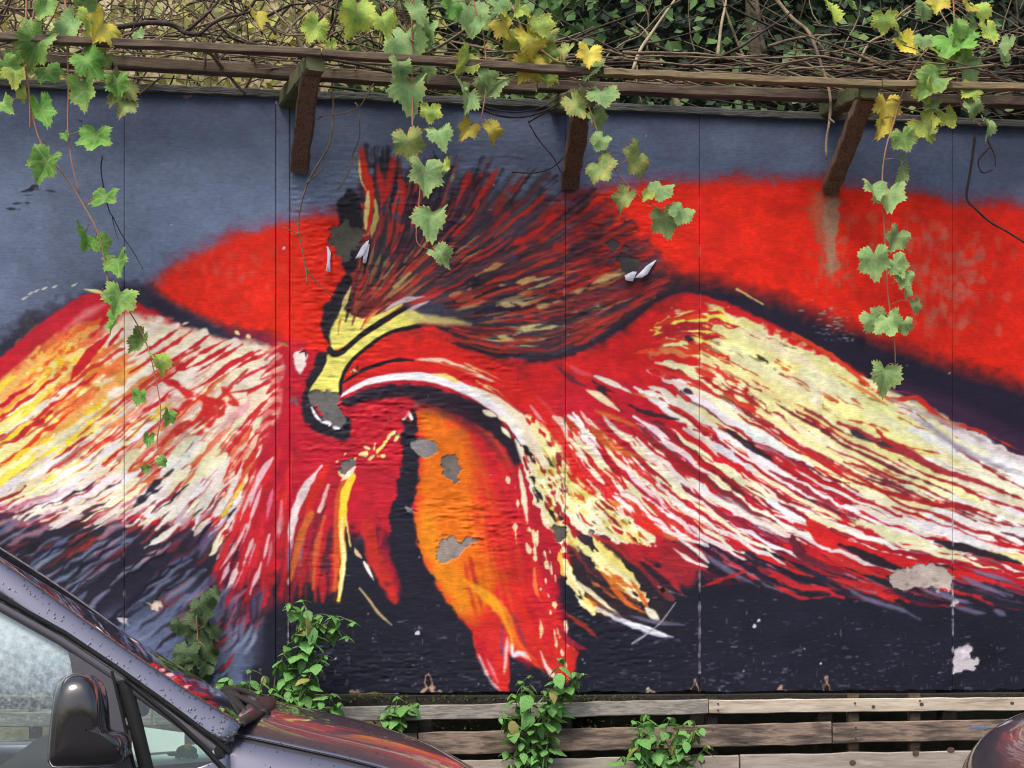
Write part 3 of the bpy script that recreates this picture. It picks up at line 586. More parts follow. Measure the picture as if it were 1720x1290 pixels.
def crest():
    area([(620, 600), (650, 556), (700, 536), (770, 548), (830, 580), (830, 620), (700, 620)], (214, 38, 28), 6, 1, 2)
    area([(566, 560), (574, 480), (574, 400), (580, 330), (640, 300), (700, 290), (790, 300), (880, 330), (960, 350), (1040, 390), (1100, 430), (1135, 475), (1070, 530), (990, 578), (900, 602), (820, 590), (740, 556), (680, 552), (600, 560)], (52, 44, 58), 44, .66, 6)
    bundle(CR, 110, [(40, 34, 46), (52, 46, 62), (62, 44, 60)], (4, 9), (.3, .6), (0, 1), (.1, 1), 9, .7, 3, 3, 21, wl=90)
    bundle(CR, 150, [(166, 44, 40), (186, 50, 40), (140, 40, 42), (196, 60, 44)], (1.4, 4), (.2, .5), (.02, .98), (.08, .94), 4, (.35, .8), 2.5, 2, 22, wl=80)
    bundle(CR, 170, [(36, 33, 44), (60, 56, 72), (30, 28, 38), (44, 40, 54)], (1.5, 5), (.2, .45), (.02, 1), (.12, .98), 4, (.6, .95), 2.5, 2, 23, wl=80)
    bundle(CR[3:], 60, [(112, 58, 64), (92, 62, 74), (150, 50, 46)], (2, 5), (.2, .4), (0, 1), (.35, .98), 7, .55, 3, 2.5, 24, wl=80)
    bundle(CR[:5], 26, [(200, 178, 110), (178, 150, 96), (206, 120, 70)], (1.2, 2.8), (.08, .2), (0, 1), (.05, .6), 3, (.4, .85), 2, 1.6, 25, wl=70)
    bundle(CR[6:], 34, [(214, 202, 128), (190, 170, 110), (206, 120, 72)], (1.4, 3.8), (.08, .2), (.0, .9), (.15, .8), 3, (.4, .85), 2, 1.6, 26, wl=70)
    bundle(CR, 60, [(206, 52, 34), (196, 50, 38), (188, 44, 40)], (1.6, 4), (.14, .3), (.05, .98), (.05, .8), 3.5, (.4, .85), 3, 2, 27, wl=80)
    bundle(CR[3:8], 30, [(214, 40, 28), (190, 40, 36), (78, 84, 108)], (1.6, 4), (.15, .3), (.1, 1), (.55, 1.), 6, .6, 3, 3, 29, wl=80)
    for pts, w, c in (([(862, 563), (895, 552), (945, 548)], 6, (226, 216, 150)), ([(850, 575), (900, 572), (930, 565)], 4, (214, 150, 100)), ([(985, 518), (1020, 512), (1070, 502)], 5, (208, 208, 140)),
                      ([(960, 525), (1000, 520), (1030, 516)], 3.5, (180, 176, 120)), ([(958, 493), (985, 484)], 4, (226, 180, 120)), ([(995, 476), (1020, 466), (1048, 460)], 5, (220, 196, 130)), ([(862, 476), (898, 466)], 4, (224, 190, 120)),
                      ([(862, 508), (890, 512)], 3.5, (220, 200, 130)), ([(905, 515), (945, 505)], 3, (196, 190, 130)), ([(800, 462), (830, 448), (850, 442)], 4, (216, 160, 90)), ([(755, 496), (790, 486)], 4, (214, 140, 80)),
                      ([(770, 375), (782, 362)], 3, (196, 190, 120)), ([(840, 480), (862, 474)], 4, (214, 190, 130)), ([(845, 512), (866, 514)], 4, (214, 190, 130)), ([(840, 566), (862, 570)], 5, (222, 210, 140)), ([(662, 482), (680, 466), (690, 458)], 4, (206, 180, 110))):
        stroke(pts, w * .85, c, 4, .78, 3)
    # tall flames on the left of the crest
    area([(570, 560), (556, 545), (560, 500), (574, 450), (568, 350), (586, 320), (606, 345), (604, 400), (598, 450), (584, 500), (574, 540)], BLK, 5, .96, 3)
    stroke([(606, 250), (612, 285), (620, 320), (622, 350), (612, 395)], 8, (204, 44, 30), 5, .95, 2.5, taper=(.3, 1, .5))
    stroke([(603, 265), (606, 300), (615, 320)], 2, (230, 200, 120), 2, .9, 1)
    stroke([(618, 322), (617, 345), (614, 370), (618, 395)], 5, (224, 206, 128), 2.5, .95, 1.5)
    stroke([(630, 335), (632, 360), (626, 385), (624, 400)], 5, (190, 176, 100), 2.5, .9, 1.8)
    stroke([(623, 326), (624, 350), (620, 375), (616, 396)], 2.6, (200, 30, 24), 2, 1, 1)
    stroke([(612, 352), (606, 340)], 3, (196, 40, 32), 2, .9, 1)
    for pts, w in (([(634, 280), (640, 310), (640, 340)], 6), ([(662, 260), (656, 290), (650, 320), (640, 350)], 6), ([(672, 300), (676, 330), (668, 380)], 6), ([(790, 285), (780, 312), (766, 345)], 6), ([(835, 285), (820, 310), (795, 345)], 5)):
        stroke(pts, w, (190, 40, 34), 6, .85, 2.5)
    stroke([(728, 255), (735, 270), (732, 285), (722, 300)], 5, (46, 40, 56), 5, .8, 2)
    stroke([(757, 262), (752, 278), (744, 295)], 4, (150, 150, 118), 3, .9, 1.5); stroke([(762, 292), (757, 308)], 3.5, (150, 150, 118), 3, .9, 1.5)
    # black sweep that closes the crest below
    stroke([(668, 553), (720, 546), (765, 560), (800, 578), (845, 594), (900, 602), (950, 594), (1000, 573), (1050, 545), (1100, 505), (1140, 480)], 6, (42, 34, 48), 6, .85, 3, taper=(.4, 1, .7))
    bundle(CR[7:], 40, [(40, 34, 46), (150, 44, 42), (56, 46, 58), (180, 50, 40)], (1.6, 4.2), (.15, .35), (.3, 1), (.1, .98), 3.5, .8, 3, 2, 28, wl=70)

RW = [[(1100, 545), (1200, 522), (1300, 565), (1400, 612), (1500, 660), (1620, 716), (1720, 768), (1900, 852), (2150, 965)],
      [(1065, 580), (1170, 568), (1300, 630), (1450, 720), (1600, 790), (1720, 838), (1900, 912), (2150, 1020)],
      [(1030, 618), (1130, 640), (1260, 720), (1400, 800), (1550, 862), (1720, 922), (1900, 985), (2150, 1080)],
      [(1000, 640), (1080, 690), (1200, 780), (1320, 860), (1450, 915), (1600, 950), (1720, 988), (1900, 1040)],
      [(955, 655), (1030, 740), (1130, 830), (1230, 900), (1330, 952), (1430, 990), (1520, 1015)],
      [(915, 680), (980, 780), (1070, 870), (1150, 930), (1225, 985)], [(880, 700), (930, 810), (1010, 900), (1080, 970), (1110, 1005)]]

def right_wing():
    # lower edge: red and lavender tongues run out into the dark field
    bundle(RW[3:], 40, [(170, 34, 44), (206, 40, 42), (120, 34, 46)], (4, 9), (.16, .32), (0, 1), (.55, 1), 5, .9, 4, 2.5, 31, wl=80)
    bundle(RW[3:6], 26, [(112, 104, 134), (150, 140, 165), (90, 70, 96)], (1.5, 4), (.12, .26), (0, 1), (.62, 1), 4, .8, 4, 2, 32, wl=80)
    bundle(RW[3:6], 44, [(36, 32, 46), (44, 36, 52)], (2.5, 6.5), (.12, .3), (0, 1), (.55, 1), 3.5, .95, 4, 2, 33, wl=80)
    # cream
    area([(1095, 552), (1130, 535), (1190, 525), (1250, 540), (1330, 578), (1420, 630), (1500, 682), (1600, 745), (1720, 800), (1900, 880), (2150, 990), (2150, 1060), (1900, 975), (1720, 915), (1560, 850), (1400, 780), (1270, 710), (1200, 640), (1150, 590)], (234, 230, 166), 8, .97, 7)
    bundle(RW[:4], 150, [CREAM, (234, 230, 166), (232, 228, 184), WHT], (6, 12), (.1, .26), (.03, .9), (.02, .95), 3, .96, 4, 2, 34, wl=70)
    bundle(RW[2:], 130, [CREAM, (240, 234, 210), WHT, (242, 214, 204)], (4, 8), (.1, .24), (0, 1), (.05, .62), 2.5, .97, 4.5, 2.4, 35, wl=60)
    bundle(RW[:3], 54, [(232, 222, 120), (236, 228, 146), (228, 216, 110)], (4, 10), (.05, .14), (.02, .85), (.02, .5), 7, (.35, .75), 4, 6, 36)
    bundle(RW[:2], 26, [(230, 214, 90), (236, 222, 110)], (4, 8), (.02, .06), (.0, .9), (.0, .16), 3, .9, 4, 5, 361)
    bundle(RW[:3], 30, [(214, 210, 196), (224, 220, 206)], (3, 7), (.06, .16), (.0, 1), (.2, .9), 6, .6, 4, 2, 362, wl=70)
    bundle(RW[:3], 40, [(226, 222, 204), (232, 228, 216), (214, 212, 200)], (5, 11), (.06, .18), (.05, 1), (.45, .98), 7, .75, 4, 3, 363, wl=80)
    # red roots eat into the cream
    bundle(RW[:3], 46, [(196, 34, 38), (170, 32, 42), (214, 60, 40)], (2, 5), (.03, .09), (0, 1), (0, .22), 2.2, .95, 3, 2.6, 37)
    bundle(RW[1:3], 30, [(160, 36, 44), (182, 40, 42), (150, 46, 54)], (1.8, 4.4), (.06, .2), (.1, 1), (.12, .9), 2.6, .93, 3.4, 1.6, 38, wl=80)
    bundle(RW[:2], 24, [(190, 70, 44), (160, 80, 64), (130, 100, 80)], (.9, 2.), (.02, .06), (.1, 1), (.1, .7), 2, .8, 3, 1.4, 39)
    bundle(RW[2:5], 84, [(176, 30, 44), (192, 34, 40), (150, 30, 46), (126, 34, 50)], (2.4, 6), (.1, .28), (0, 1), (.06, .75), 2.2, .96, 4.6, 1.6, 40, wl=66)
    bundle(RW[4:], 44, [(180, 30, 46), (196, 36, 40), (206, 60, 44)], (2.5, 6), (.1, .26), (0, .72), (.03, .72), 2.2, .95, 3, 1.8, 41, wl=55)
    bundle(RW[2:5], 24, [(70, 44, 54), (130, 110, 120), (150, 130, 140)], (1, 2.4), (.05, .15), (0, 1), (.05, .8), 3, .75, 3, 1.3, 42, wl=70)
    bundle(RW[2:6], 40, [WHT, (244, 230, 226), CREAM], (2.5, 5), (.1, .22), (0, 1), (.1, .7), 2, .96, 4.5, 1.4, 43, wl=66)
    # broad pale feathers laid over the slits: the upper wing is mostly solid cream
    bundle(RW[:3], 30, [(236, 231, 160), (238, 234, 184), (234, 228, 150)], (7, 13), (.07, .16), (.04, .8), (.10, .5), 3, .97, 3, 5, 371, wl=80, taper=(.5, 1, .3))
    bundle(RW[:3], 26, [(238, 236, 206), (234, 232, 196), WHT], (7, 13), (.08, .2), (.05, .95), (.4, .92), 3, .97, 3, 4, 372, wl=80, taper=(.5, 1, .3))
    bundle(RW[1:4], 16, [(238, 234, 190), WHT, (240, 232, 170)], (5, 9), (.08, .18), (.1, 1), (.12, .7), 2.6, .97, 3, 3, 373, wl=70)
    bundle(RW[:3], 46, [(196, 90, 50), (170, 60, 48), (150, 130, 70)], (.8, 1.8), (.015, .05), (.04, .95), (.06, .6), 1.8, .85, 2, 2, 374)
    bundle(RW[1:3], 12, [(120, 44, 56), (160, 40, 50)], (1.8, 3.6), (.12, .28), (.2, 1), (.2, .8), 2.6, .95, 4, 1.5, 375, wl=110)
    # traced accents on the upper and outer feathers
    for pts, w, c in (([(1330, 560), (1400, 600), (1460, 648), (1505, 674)], 4, (212, 70, 40)), ([(1440, 640), (1500, 672), (1540, 668), (1585, 710), (1640, 722), (1720, 760)], 4.5, (200, 54, 36)),
                      ([(1495, 655), (1540, 665), (1580, 700), (1620, 720)], 2.6, (190, 40, 40)), ([(1400, 628), (1450, 655), (1490, 680)], 3, (226, 130, 70)), ([(1540, 695), (1585, 735), (1620, 760), (1680, 800), (1740, 830)], 3.4, (150, 36, 44)),
                      ([(1408, 710), (1450, 730), (1480, 745), (1520, 758), (1580, 790), (1640, 808), (1720, 840)], 8, (158, 44, 56)), ([(1425, 720), (1450, 736), (1500, 752)], 4, (64, 58, 66)), ([(1425, 705), (1465, 715), (1490, 740), (1530, 752), (1590, 764)], 2, (190, 50, 40)),
                      ([(1440, 810), (1500, 830), (1560, 845), (1640, 856), (1700, 880)], 5, (164, 36, 46)), ([(1300, 715), (1330, 742), (1370, 765), (1440, 800), (1500, 838)], 5, (170, 40, 44)), ([(1290, 790), (1340, 815), (1400, 850), (1470, 880)], 4.5, (150, 40, 52)),
                      ([(1335, 880), (1400, 905), (1470, 935), (1540, 950), (1640, 970), (1720, 990)], 10, (208, 36, 38)), ([(1355, 872), (1390, 905), (1450, 920)], 14, (204, 36, 36)), ([(1570, 910), (1640, 925), (1720, 948)], 7, (40, 36, 46)), ([(1410, 915), (1470, 940), (1540, 968)], 7, (40, 34, 46)),
                      ([(1600, 900), (1660, 920), (1720, 925)], 4, WHT), ([(1640, 905), (1700, 918), (1740, 918)], 3, (200, 36, 38)), ([(1375, 925), (1430, 950), (1500, 975)], 5, (200, 50, 46)), ([(1330, 900), (1345, 930), (1390, 955)], 9, (96, 36, 50))):
        stroke(pts, w, c, 2.6, .95, 2)
    stroke([(1530, 698), (1560, 715), (1600, 745), (1670, 780), (1760, 812)], 7, (168, 166, 176), 6, .85, 2)
    stroke([(1490, 668), (1540, 690), (1610, 720), (1720, 775)], 5, (176, 164, 160), 5, .8, 2)
    for pts in ([(1560, 985), (1600, 1005), (1640, 1015)], [(1610, 965), (1650, 985), (1700, 1000)], [(1420, 985), (1460, 1008), (1510, 1022), (1545, 1040)], [(1600, 1018), (1640, 1028), (1655, 1030)], [(1670, 1025), (1690, 1034)], [(1640, 960), (1700, 975)], [(1180, 930), (1230, 962), (1275, 985)]):
        stroke(pts, 4, (116, 112, 142), 5, .8, 2)
    for pts, w in (([(1180, 985), (1250, 960), (1200, 975)], 2), ([(1300, 985), (1350, 1005), (1400, 1000)], 3), ([(1290, 955), (1340, 985), (1412, 990)], 6), ([(1390, 970), (1450, 985), (1500, 990)], 5)):
        stroke(pts, w, (190, 42, 48), 3, .9, 2)
    # orange glow between the lower feathers
    for pts, w in (([(990, 715), (1030, 750), (1080, 770)], 7), ([(1000, 690), (1040, 705), (1075, 718)], 5), ([(1100, 890), (1130, 905), (1160, 900)], 4), ([(1060, 660), (1100, 668)], 3)):
        stroke(pts, w, (206, 110, 50), 5, .8, 2)
    for pts, w in (([(1045, 675), (1085, 692), (1140, 705)], 3.5), ([(1270, 595), (1290, 610)], 3), ([(1000, 650), (1030, 670)], 3), ([(1150, 655), (1165, 662)], 4), ([(1150, 566), (1165, 570)], 4), ([(1220, 720), (1260, 750), (1300, 775)], 5)):
        stroke(pts, w, (48, 36, 46), 2.5, .9, 2)
    # broad cream tongues of the breast side, built of ragged feathers
    area([(965, 900), (1000, 900), (1060, 950), (1110, 1000), (1120, 1045), (1060, 1050), (1000, 1030), (965, 985), (950, 940)], (46, 36, 44), 12, .9, 5)
    TA = [[(846, 690), (872, 752), (892, 812), (918, 880), (948, 935)], [(868, 690), (905, 756), (935, 820), (968, 872), (1012, 905)], [(892, 694), (932, 752), (962, 812), (1010, 862), (1075, 918)], [(918, 716), (948, 772), (992, 826), (1050, 870), (1106, 916)]]
    TB = [[(944, 905), (968, 955), (1002, 990), (1050, 1012), (1082, 1022)], [(962, 888), (1000, 930), (1040, 968), (1082, 1006)], [(985, 886), (1020, 925), (1060, 965), (1092, 1012)]]
    TC = [[(936, 918), (948, 965), (966, 1005), (992, 1032)], [(950, 930), (964, 972), (990, 1008), (1040, 1038)]]
    bundle(TA, 74, [(233, 229, 184), (236, 233, 206), (230, 224, 160)], (5.5, 11), (.25, .5), (0, 1), (0, 1.02), 2.4, .98, 3, 4.5, 201, wl=60)
    bundle(TB, 22, [(236, 228, 150), (240, 230, 176), (238, 222, 120)], (5, 9), (.35, .6), (.3, 1), (0, .98), 2.2, .98, 2, 4, 202)
    bundle(TC, 16, [(246, 222, 120), (246, 232, 180), (240, 196, 90)], (3, 6), (.3, .5), (0, 1), (0, .95), 2.2, .98, 2, 3.5, 203)
    bundle(TB, 7, [(206, 108, 40), (190, 80, 40)], (1.6, 3), (.2, .4), (0, .5), (.3, 1), 3, .9, 2, 3, 204)
    bundle(TB[:2], 6, [(60, 44, 48), (110, 50, 46)], (2, 3.6), (.3, .5), (.1, .6), (.0, .9), 3, .9, 2, 3, 205)
    bundle(TA, 40, [(228, 214, 110), (234, 220, 130)], (3, 7), (.08, .2), (.1, 1), (.25, .95), 4, .75, 3, 4, 206)
    bundle(TA, 30, [(196, 40, 40), (206, 80, 44), (150, 40, 44)], (1.4, 3.4), (.06, .16), (0, 1), (.1, .95), 2, .95, 3, 3, 207)
    bundle(TA, 44, [(150, 140, 62), (60, 54, 42), (176, 160, 70), (206, 120, 50)], (.8, 1.9), (.02, .07), (.1, 1), (.1, .98), 1.6, .9, 2, 2, 208)
    bundle(TA[:2], 16, [(40, 32, 38), (150, 34, 40)], (1.6, 3.6), (.06, .14), (0, .8), (.0, .8), 2, .95, 2, 3, 209)
    stroke([(852, 712), (870, 735), (888, 760), (900, 782)], 4, (36, 30, 38), 2.5, 1, 2); stroke([(868, 715), (878, 728)], 4, (36, 30, 38), 2.5, 1, 2); stroke([(912, 762), (924, 778), (932, 786)], 2.5, (60, 50, 40), 2, .9, 1.5)
    stroke([(955, 800), (985, 825)], 3, (200, 60, 40), 2, .9, 1.5); stroke([(950, 775), (975, 800), (998, 825)], 6, (188, 34, 40), 3, .95, 2)
    stroke([(1020, 835), (1040, 850), (1060, 862)], 5, (206, 120, 50), 3, .85, 3); stroke([(1062, 862), (1090, 885), (1115, 900)], 9, (206, 44, 34), 4, .9, 2)
    stroke([(990, 896), (1020, 912), (1050, 934), (1078, 956)], 6, (166, 42, 42), 3, .9, 3); stroke([(1010, 910), (1040, 932), (1062, 955)], 4, (60, 40, 46), 5, .8, 2)
    area([(1075, 945), (1105, 950), (1110, 905), (1140, 915), (1180, 950), (1160, 985), (1115, 985)], (150, 36, 46), 8, .85, 4)
    stroke([(1078, 945), (1100, 965), (1130, 985)], 7, (34, 30, 42), 5, .9, 2)
    for pts, w in (([(1140, 905), (1170, 925), (1190, 945)], 3.5), ([(1130, 920), (1160, 942), (1188, 952)], 3), ([(1100, 880), (1150, 905), (1190, 915)], 3)):
        stroke(pts, w, (240, 226, 220), 2.2, .95, 1.4)

def body():
    # breast: strands of the long tail coverts
    area([(470, 960), (500, 900), (560, 900), (600, 900), (650, 960), (700, 1040), (720, 960), (780, 1060), (830, 1150), (830, 1200), (440, 1200), (450, 1040)], NAVY, 22, .92, 6)
    T = [[(500, 780), (480, 860), (472, 940), (466, 1020)], [(545, 780), (512, 860), (498, 940), (484, 1030)], [(570, 800), (545, 880), (532, 950), (528, 1010)], [(592, 800), (578, 880), (574, 950), (566, 1010)]]
    bundle(T, 40, [(170, 28, 46), (196, 40, 40), (120, 34, 44), (90, 36, 48)], (4, 8), (.3, .6), (0, 1), (0, 1), 6, .85, 2, 2, 51)
    area([(610, 790), (655, 770), (668, 820), (652, 870), (655, 930), (672, 980), (668, 1012), (650, 1000), (622, 950), (606, 880), (602, 830)], (176, 30, 46), 8, .97, 3)
    stroke([(615, 880), (632, 940), (650, 980), (664, 1012)], [10, 14, 12, 3], (190, 46, 40), 6, .9, 2)
    for k in range(9):
        x = 632 + k * 3.5
        stroke([(x, 860 + k * 5), (x + 4, 920), (x + 14, 985)], 1.6, (60, 30, 52), 3, .6, 1.5)
    stroke([(548, 785), (528, 825), (514, 868)], 9, (206, 42, 34), 6, .95, 2, taper=(.5, 1, .3))
    stroke([(540, 783), (514, 818), (497, 856), (489, 895), (489, 920)], [2, 7, 6.5, 5, 1.5], (234, 214, 214), 3, .97, 1.5)
    stroke([(551, 815), (544, 838), (536, 858)], [2, 4, 4], (234, 190, 180), 3, .95, 1.5)
    stroke([(523, 862), (508, 895), (496, 940), (489, 972)], [6, 7, 6, 3], (186, 96, 44), 4, .95, 2)
    stroke([(545, 868), (533, 915), (528, 950), (526, 990)], [3, 5, 4, 2], (204, 92, 54), 4, .92, 2)
    stroke([(490, 905), (486, 935), (484, 960)], 3, (120, 112, 140), 4, .8, 2)
    stroke([(512, 900), (506, 930), (503, 965)], 3, (126, 120, 150), 5, .7, 2)
    stroke([(586, 800), (572, 840), (568, 890), (566, 940), (562, 990)], [8, 9, 7, 6, 4], (210, 90, 40), 4, .95, 2)
    stroke([(592, 800), (580, 828), (576, 862), (574, 898), (577, 932), (574, 968), (569, 1008)], [6, 7, 6, 5, 4.5, 4, 2.5], (248, 212, 60), 2.6, 1, 1.3)
    stroke([(575, 870), (573, 900), (578, 935), (575, 968), (570, 1004)], [1, 3, 3.5, 3, 1.5], (244, 232, 170), 2, 1, 1)
    stroke([(581, 868), (584, 896), (589, 918)], [1.5, 2.5, 1], (246, 210, 120), 2, 1, 1); stroke([(581, 885), (583, 905), (584, 925)], 2.4, (40, 34, 44), 2, .9, 1)
    stroke([(596, 785), (584, 798), (573, 808)], 5, (246, 234, 210), 2.4, 1, 1.8); stroke([(572, 790), (577, 803)], 4, (246, 224, 150), 2.4, 1, 1.6)
    stroke([(595, 918), (600, 930), (607, 937)], 2.6, (236, 200, 150), 2, .95, 1.3); stroke([(611, 944), (619, 958), (628, 975)], [1.5, 4, 1.5], (244, 230, 214), 2, 1, 1)
    stroke([(604, 988), (620, 1008), (636, 1030), (658, 1050)], [1, 2.4, 2, .8], (206, 176, 130), 2, .9, 1)
    # pale necklace
    for pts, w in (([(672, 713), (660, 727), (648, 742)], 3.6), ([(650, 742), (640, 752), (634, 758)], 5), ([(630, 745), (628, 755)], 3), ([(615, 760), (604, 764), (594, 772)], 3.8), ([(580, 762), (574, 770), (566, 775)], 2.2), ([(671, 730), (664, 740)], 3), ([(645, 764), (636, 768)], 5), ([(622, 772), (628, 766)], 2.4), ([(612, 750), (620, 754)], 3)):
        stroke(pts, w * .8, (244, 226, 150) if w < 4.5 else (246, 222, 120), 2, 1, 4, taper=(.8, 1, .6))
    # orange breast
    area([(700, 680), (740, 676), (790, 700), (830, 745), (858, 800), (880, 860), (898, 930), (922, 1000), (944, 1050), (966, 1096), (962, 1130), (948, 1150), (918, 1128), (888, 1106), (870, 1098), (858, 1106), (855, 1160), (845, 1166), (825, 1145), (803, 1100), (795, 1075), (788, 1055), (762, 1030), (740, 998), (720, 960), (702, 920), (696, 882), (695, 845), (701, 800), (704, 760)], (206, 44, 40), 4, 1, 2)
    area([(704, 690), (745, 690), (785, 740), (800, 800), (812, 860), (822, 920), (828, 980), (822, 1020), (790, 1040), (760, 1020), (738, 985), (712, 935), (700, 890), (699, 840), (706, 790), (708, 740)], (226, 112, 22), 22, 1, 5)
    area([(700, 850), (730, 870), (750, 930), (790, 985), (800, 1010), (770, 1020), (740, 980), (710, 930)], (232, 140, 26), 20, .8, 6)
    stroke([(745, 700), (790, 745), (815, 800), (828, 870)], 8, (214, 104, 30), 12, .75, 3)
    stroke([(790, 700), (835, 745), (865, 800)], 6, (190, 84, 44), 8, .7, 3)
    stroke([(800, 740), (842, 800), (862, 870), (878, 940), (905, 1010), (930, 1070)], 22, (190, 30, 46), 22, .85, 3)
    stroke([(815, 790), (838, 860), (850, 940), (870, 1000)], 10, (214, 56, 34), 14, .7, 3)
    for k in range(34):
        x = prng.uniform(780, 880); y = prng.uniform(760, 980)
        stroke([(x, y), (x + 8, y + 40), (x + 20, y + 90)], prng.uniform(1.5, 4), [(200, 34, 44), (222, 70, 30), (176, 28, 46), (226, 96, 26)][k % 4], 6, .45, 2)
    for pts, w, c in (([(780, 975), (815, 1000), (845, 1030), (858, 1062), (862, 1090)], 9, (234, 158, 32)), ([(840, 1010), (858, 1050), (870, 1080), (900, 1110)], 5, (226, 110, 40)), ([(862, 975), (880, 1020), (900, 1060), (915, 1090)], 8, (214, 44, 34)), ([(880, 1000), (910, 1060), (935, 1110)], 7, (196, 32, 44)),
                      ([(800, 1070), (815, 1100), (835, 1140)], 9, (196, 30, 46)), ([(862, 1030), (876, 1066), (884, 1085)], 2, (120, 60, 90)), ([(862, 1070), (872, 1092), (895, 1112), (915, 1130)], 4, (226, 84, 46)), ([(845, 1052), (842, 1080), (846, 1110)], 2.4, (110, 60, 110)), ([(852, 1070), (850, 1100), (847, 1130)], 3, (240, 200, 190)),
                      ([(818, 1108), (828, 1128), (836, 1146)], 2.2, (236, 140, 150)), ([(804, 1100), (822, 1140), (842, 1163)], 2, (238, 190, 190)), ([(860, 1085), (862, 1100), (872, 1096), (884, 1106)], 4.5, (240, 232, 236)), ([(868, 1100), (880, 1098), (892, 1110)], 3.5, (238, 228, 232))):
        stroke(pts, w, c, 5, .92, 1.6)
    # black strip left of the breast and the outlined eye-like drop
    area([(676, 712), (692, 705), (700, 730), (705, 765), (701, 805), (695, 845), (696, 882), (702, 920), (720, 962), (744, 1002), (764, 1034), (790, 1062), (780, 1090), (730, 1080), (696, 1040), (674, 975), (658, 920), (655, 870), (663, 820), (675, 770)], (33, 33, 46), 5, 1, 3)
    stroke([(668, 688), (680, 682), (690, 690), (696, 706), (690, 716), (676, 706)], 5, (36, 28, 38), 3, 1, 1.2, taper=(1, 1, 1))
    area([(674, 704), (676, 690), (682, 684), (688, 690), (694, 704), (690, 706), (685, 698), (680, 706)], (244, 240, 226), 1.6, 1, .6)
    stroke([(690, 674), (697, 679), (703, 682)], 4, (240, 178, 90), 3, 1, 1.6)
    # dabs of cream down the right flank
    r = np.random.default_rng(3)
    for k in range(40):
        t = r.random(); x = 868 + 76 * t + r.normal(0, 9); y = 765 + 330 * t + r.normal(0, 16)
        if k % 2 == 0: stroke([(x, y), (x + r.uniform(0, 8), y + r.uniform(12, 40))], r.uniform(1.2, 3.2), (244, 222, 180), 2.2, .95, 3)
        else: stroke([(x, y), (x + r.uniform(-1, 3), y + r.uniform(5, 14))], r.uniform(1., 2.4), (244, 226, 170), 1.8, .95, 3, taper=(.7, 1, .4))
    for pts, w, c in (([(872, 785), (877, 815), (882, 850), (886, 880)], 5, (242, 228, 196)), ([(898, 955), (900, 990), (910, 1010)], 4, (238, 120, 60)), ([(907, 1040), (910, 1058), (908, 1072)], 4, (246, 206, 150)), ([(908, 1095), (918, 1120), (935, 1140), (946, 1150)], 4, (242, 220, 206)),
                      ([(985, 1000), (1015, 1025), (1045, 1040)], 5, (212, 110, 40)), ([(968, 975), (1000, 1002), (1030, 1027), (1046, 1040)], 3.5, (246, 232, 190)),
                      ([(1060, 975), (1080, 1005), (1088, 1022)], 4, (206, 104, 36)), ([(1010, 960), (1050, 1010), (1085, 1030)], 4, (206, 104, 36)),
                      ([(1085, 1022), (1098, 1034), (1106, 1042)], 7, (240, 232, 206)), ([(1000, 1020), (1050, 1045), (1095, 1062), (1130, 1070)], 5, (206, 206, 222)), ([(1050, 1045), (1090, 1055), (1120, 1068)], 3.5, (240, 240, 246)), ([(1060, 1035), (1100, 1045), (1150, 1050)], 4, (96, 92, 112)), ([(950, 1030), (985, 1055), (1005, 1075)], 4, (150, 50, 40)), ([(935, 1050), (960, 1080), (985, 1090)], 6, (150, 30, 52))):
        stroke(pts, w, c, 3, .95, 1.6)
    stroke([(985, 1000), (1030, 1030), (1060, 1040)], 3, (60, 46, 50), 3, .7, 2)

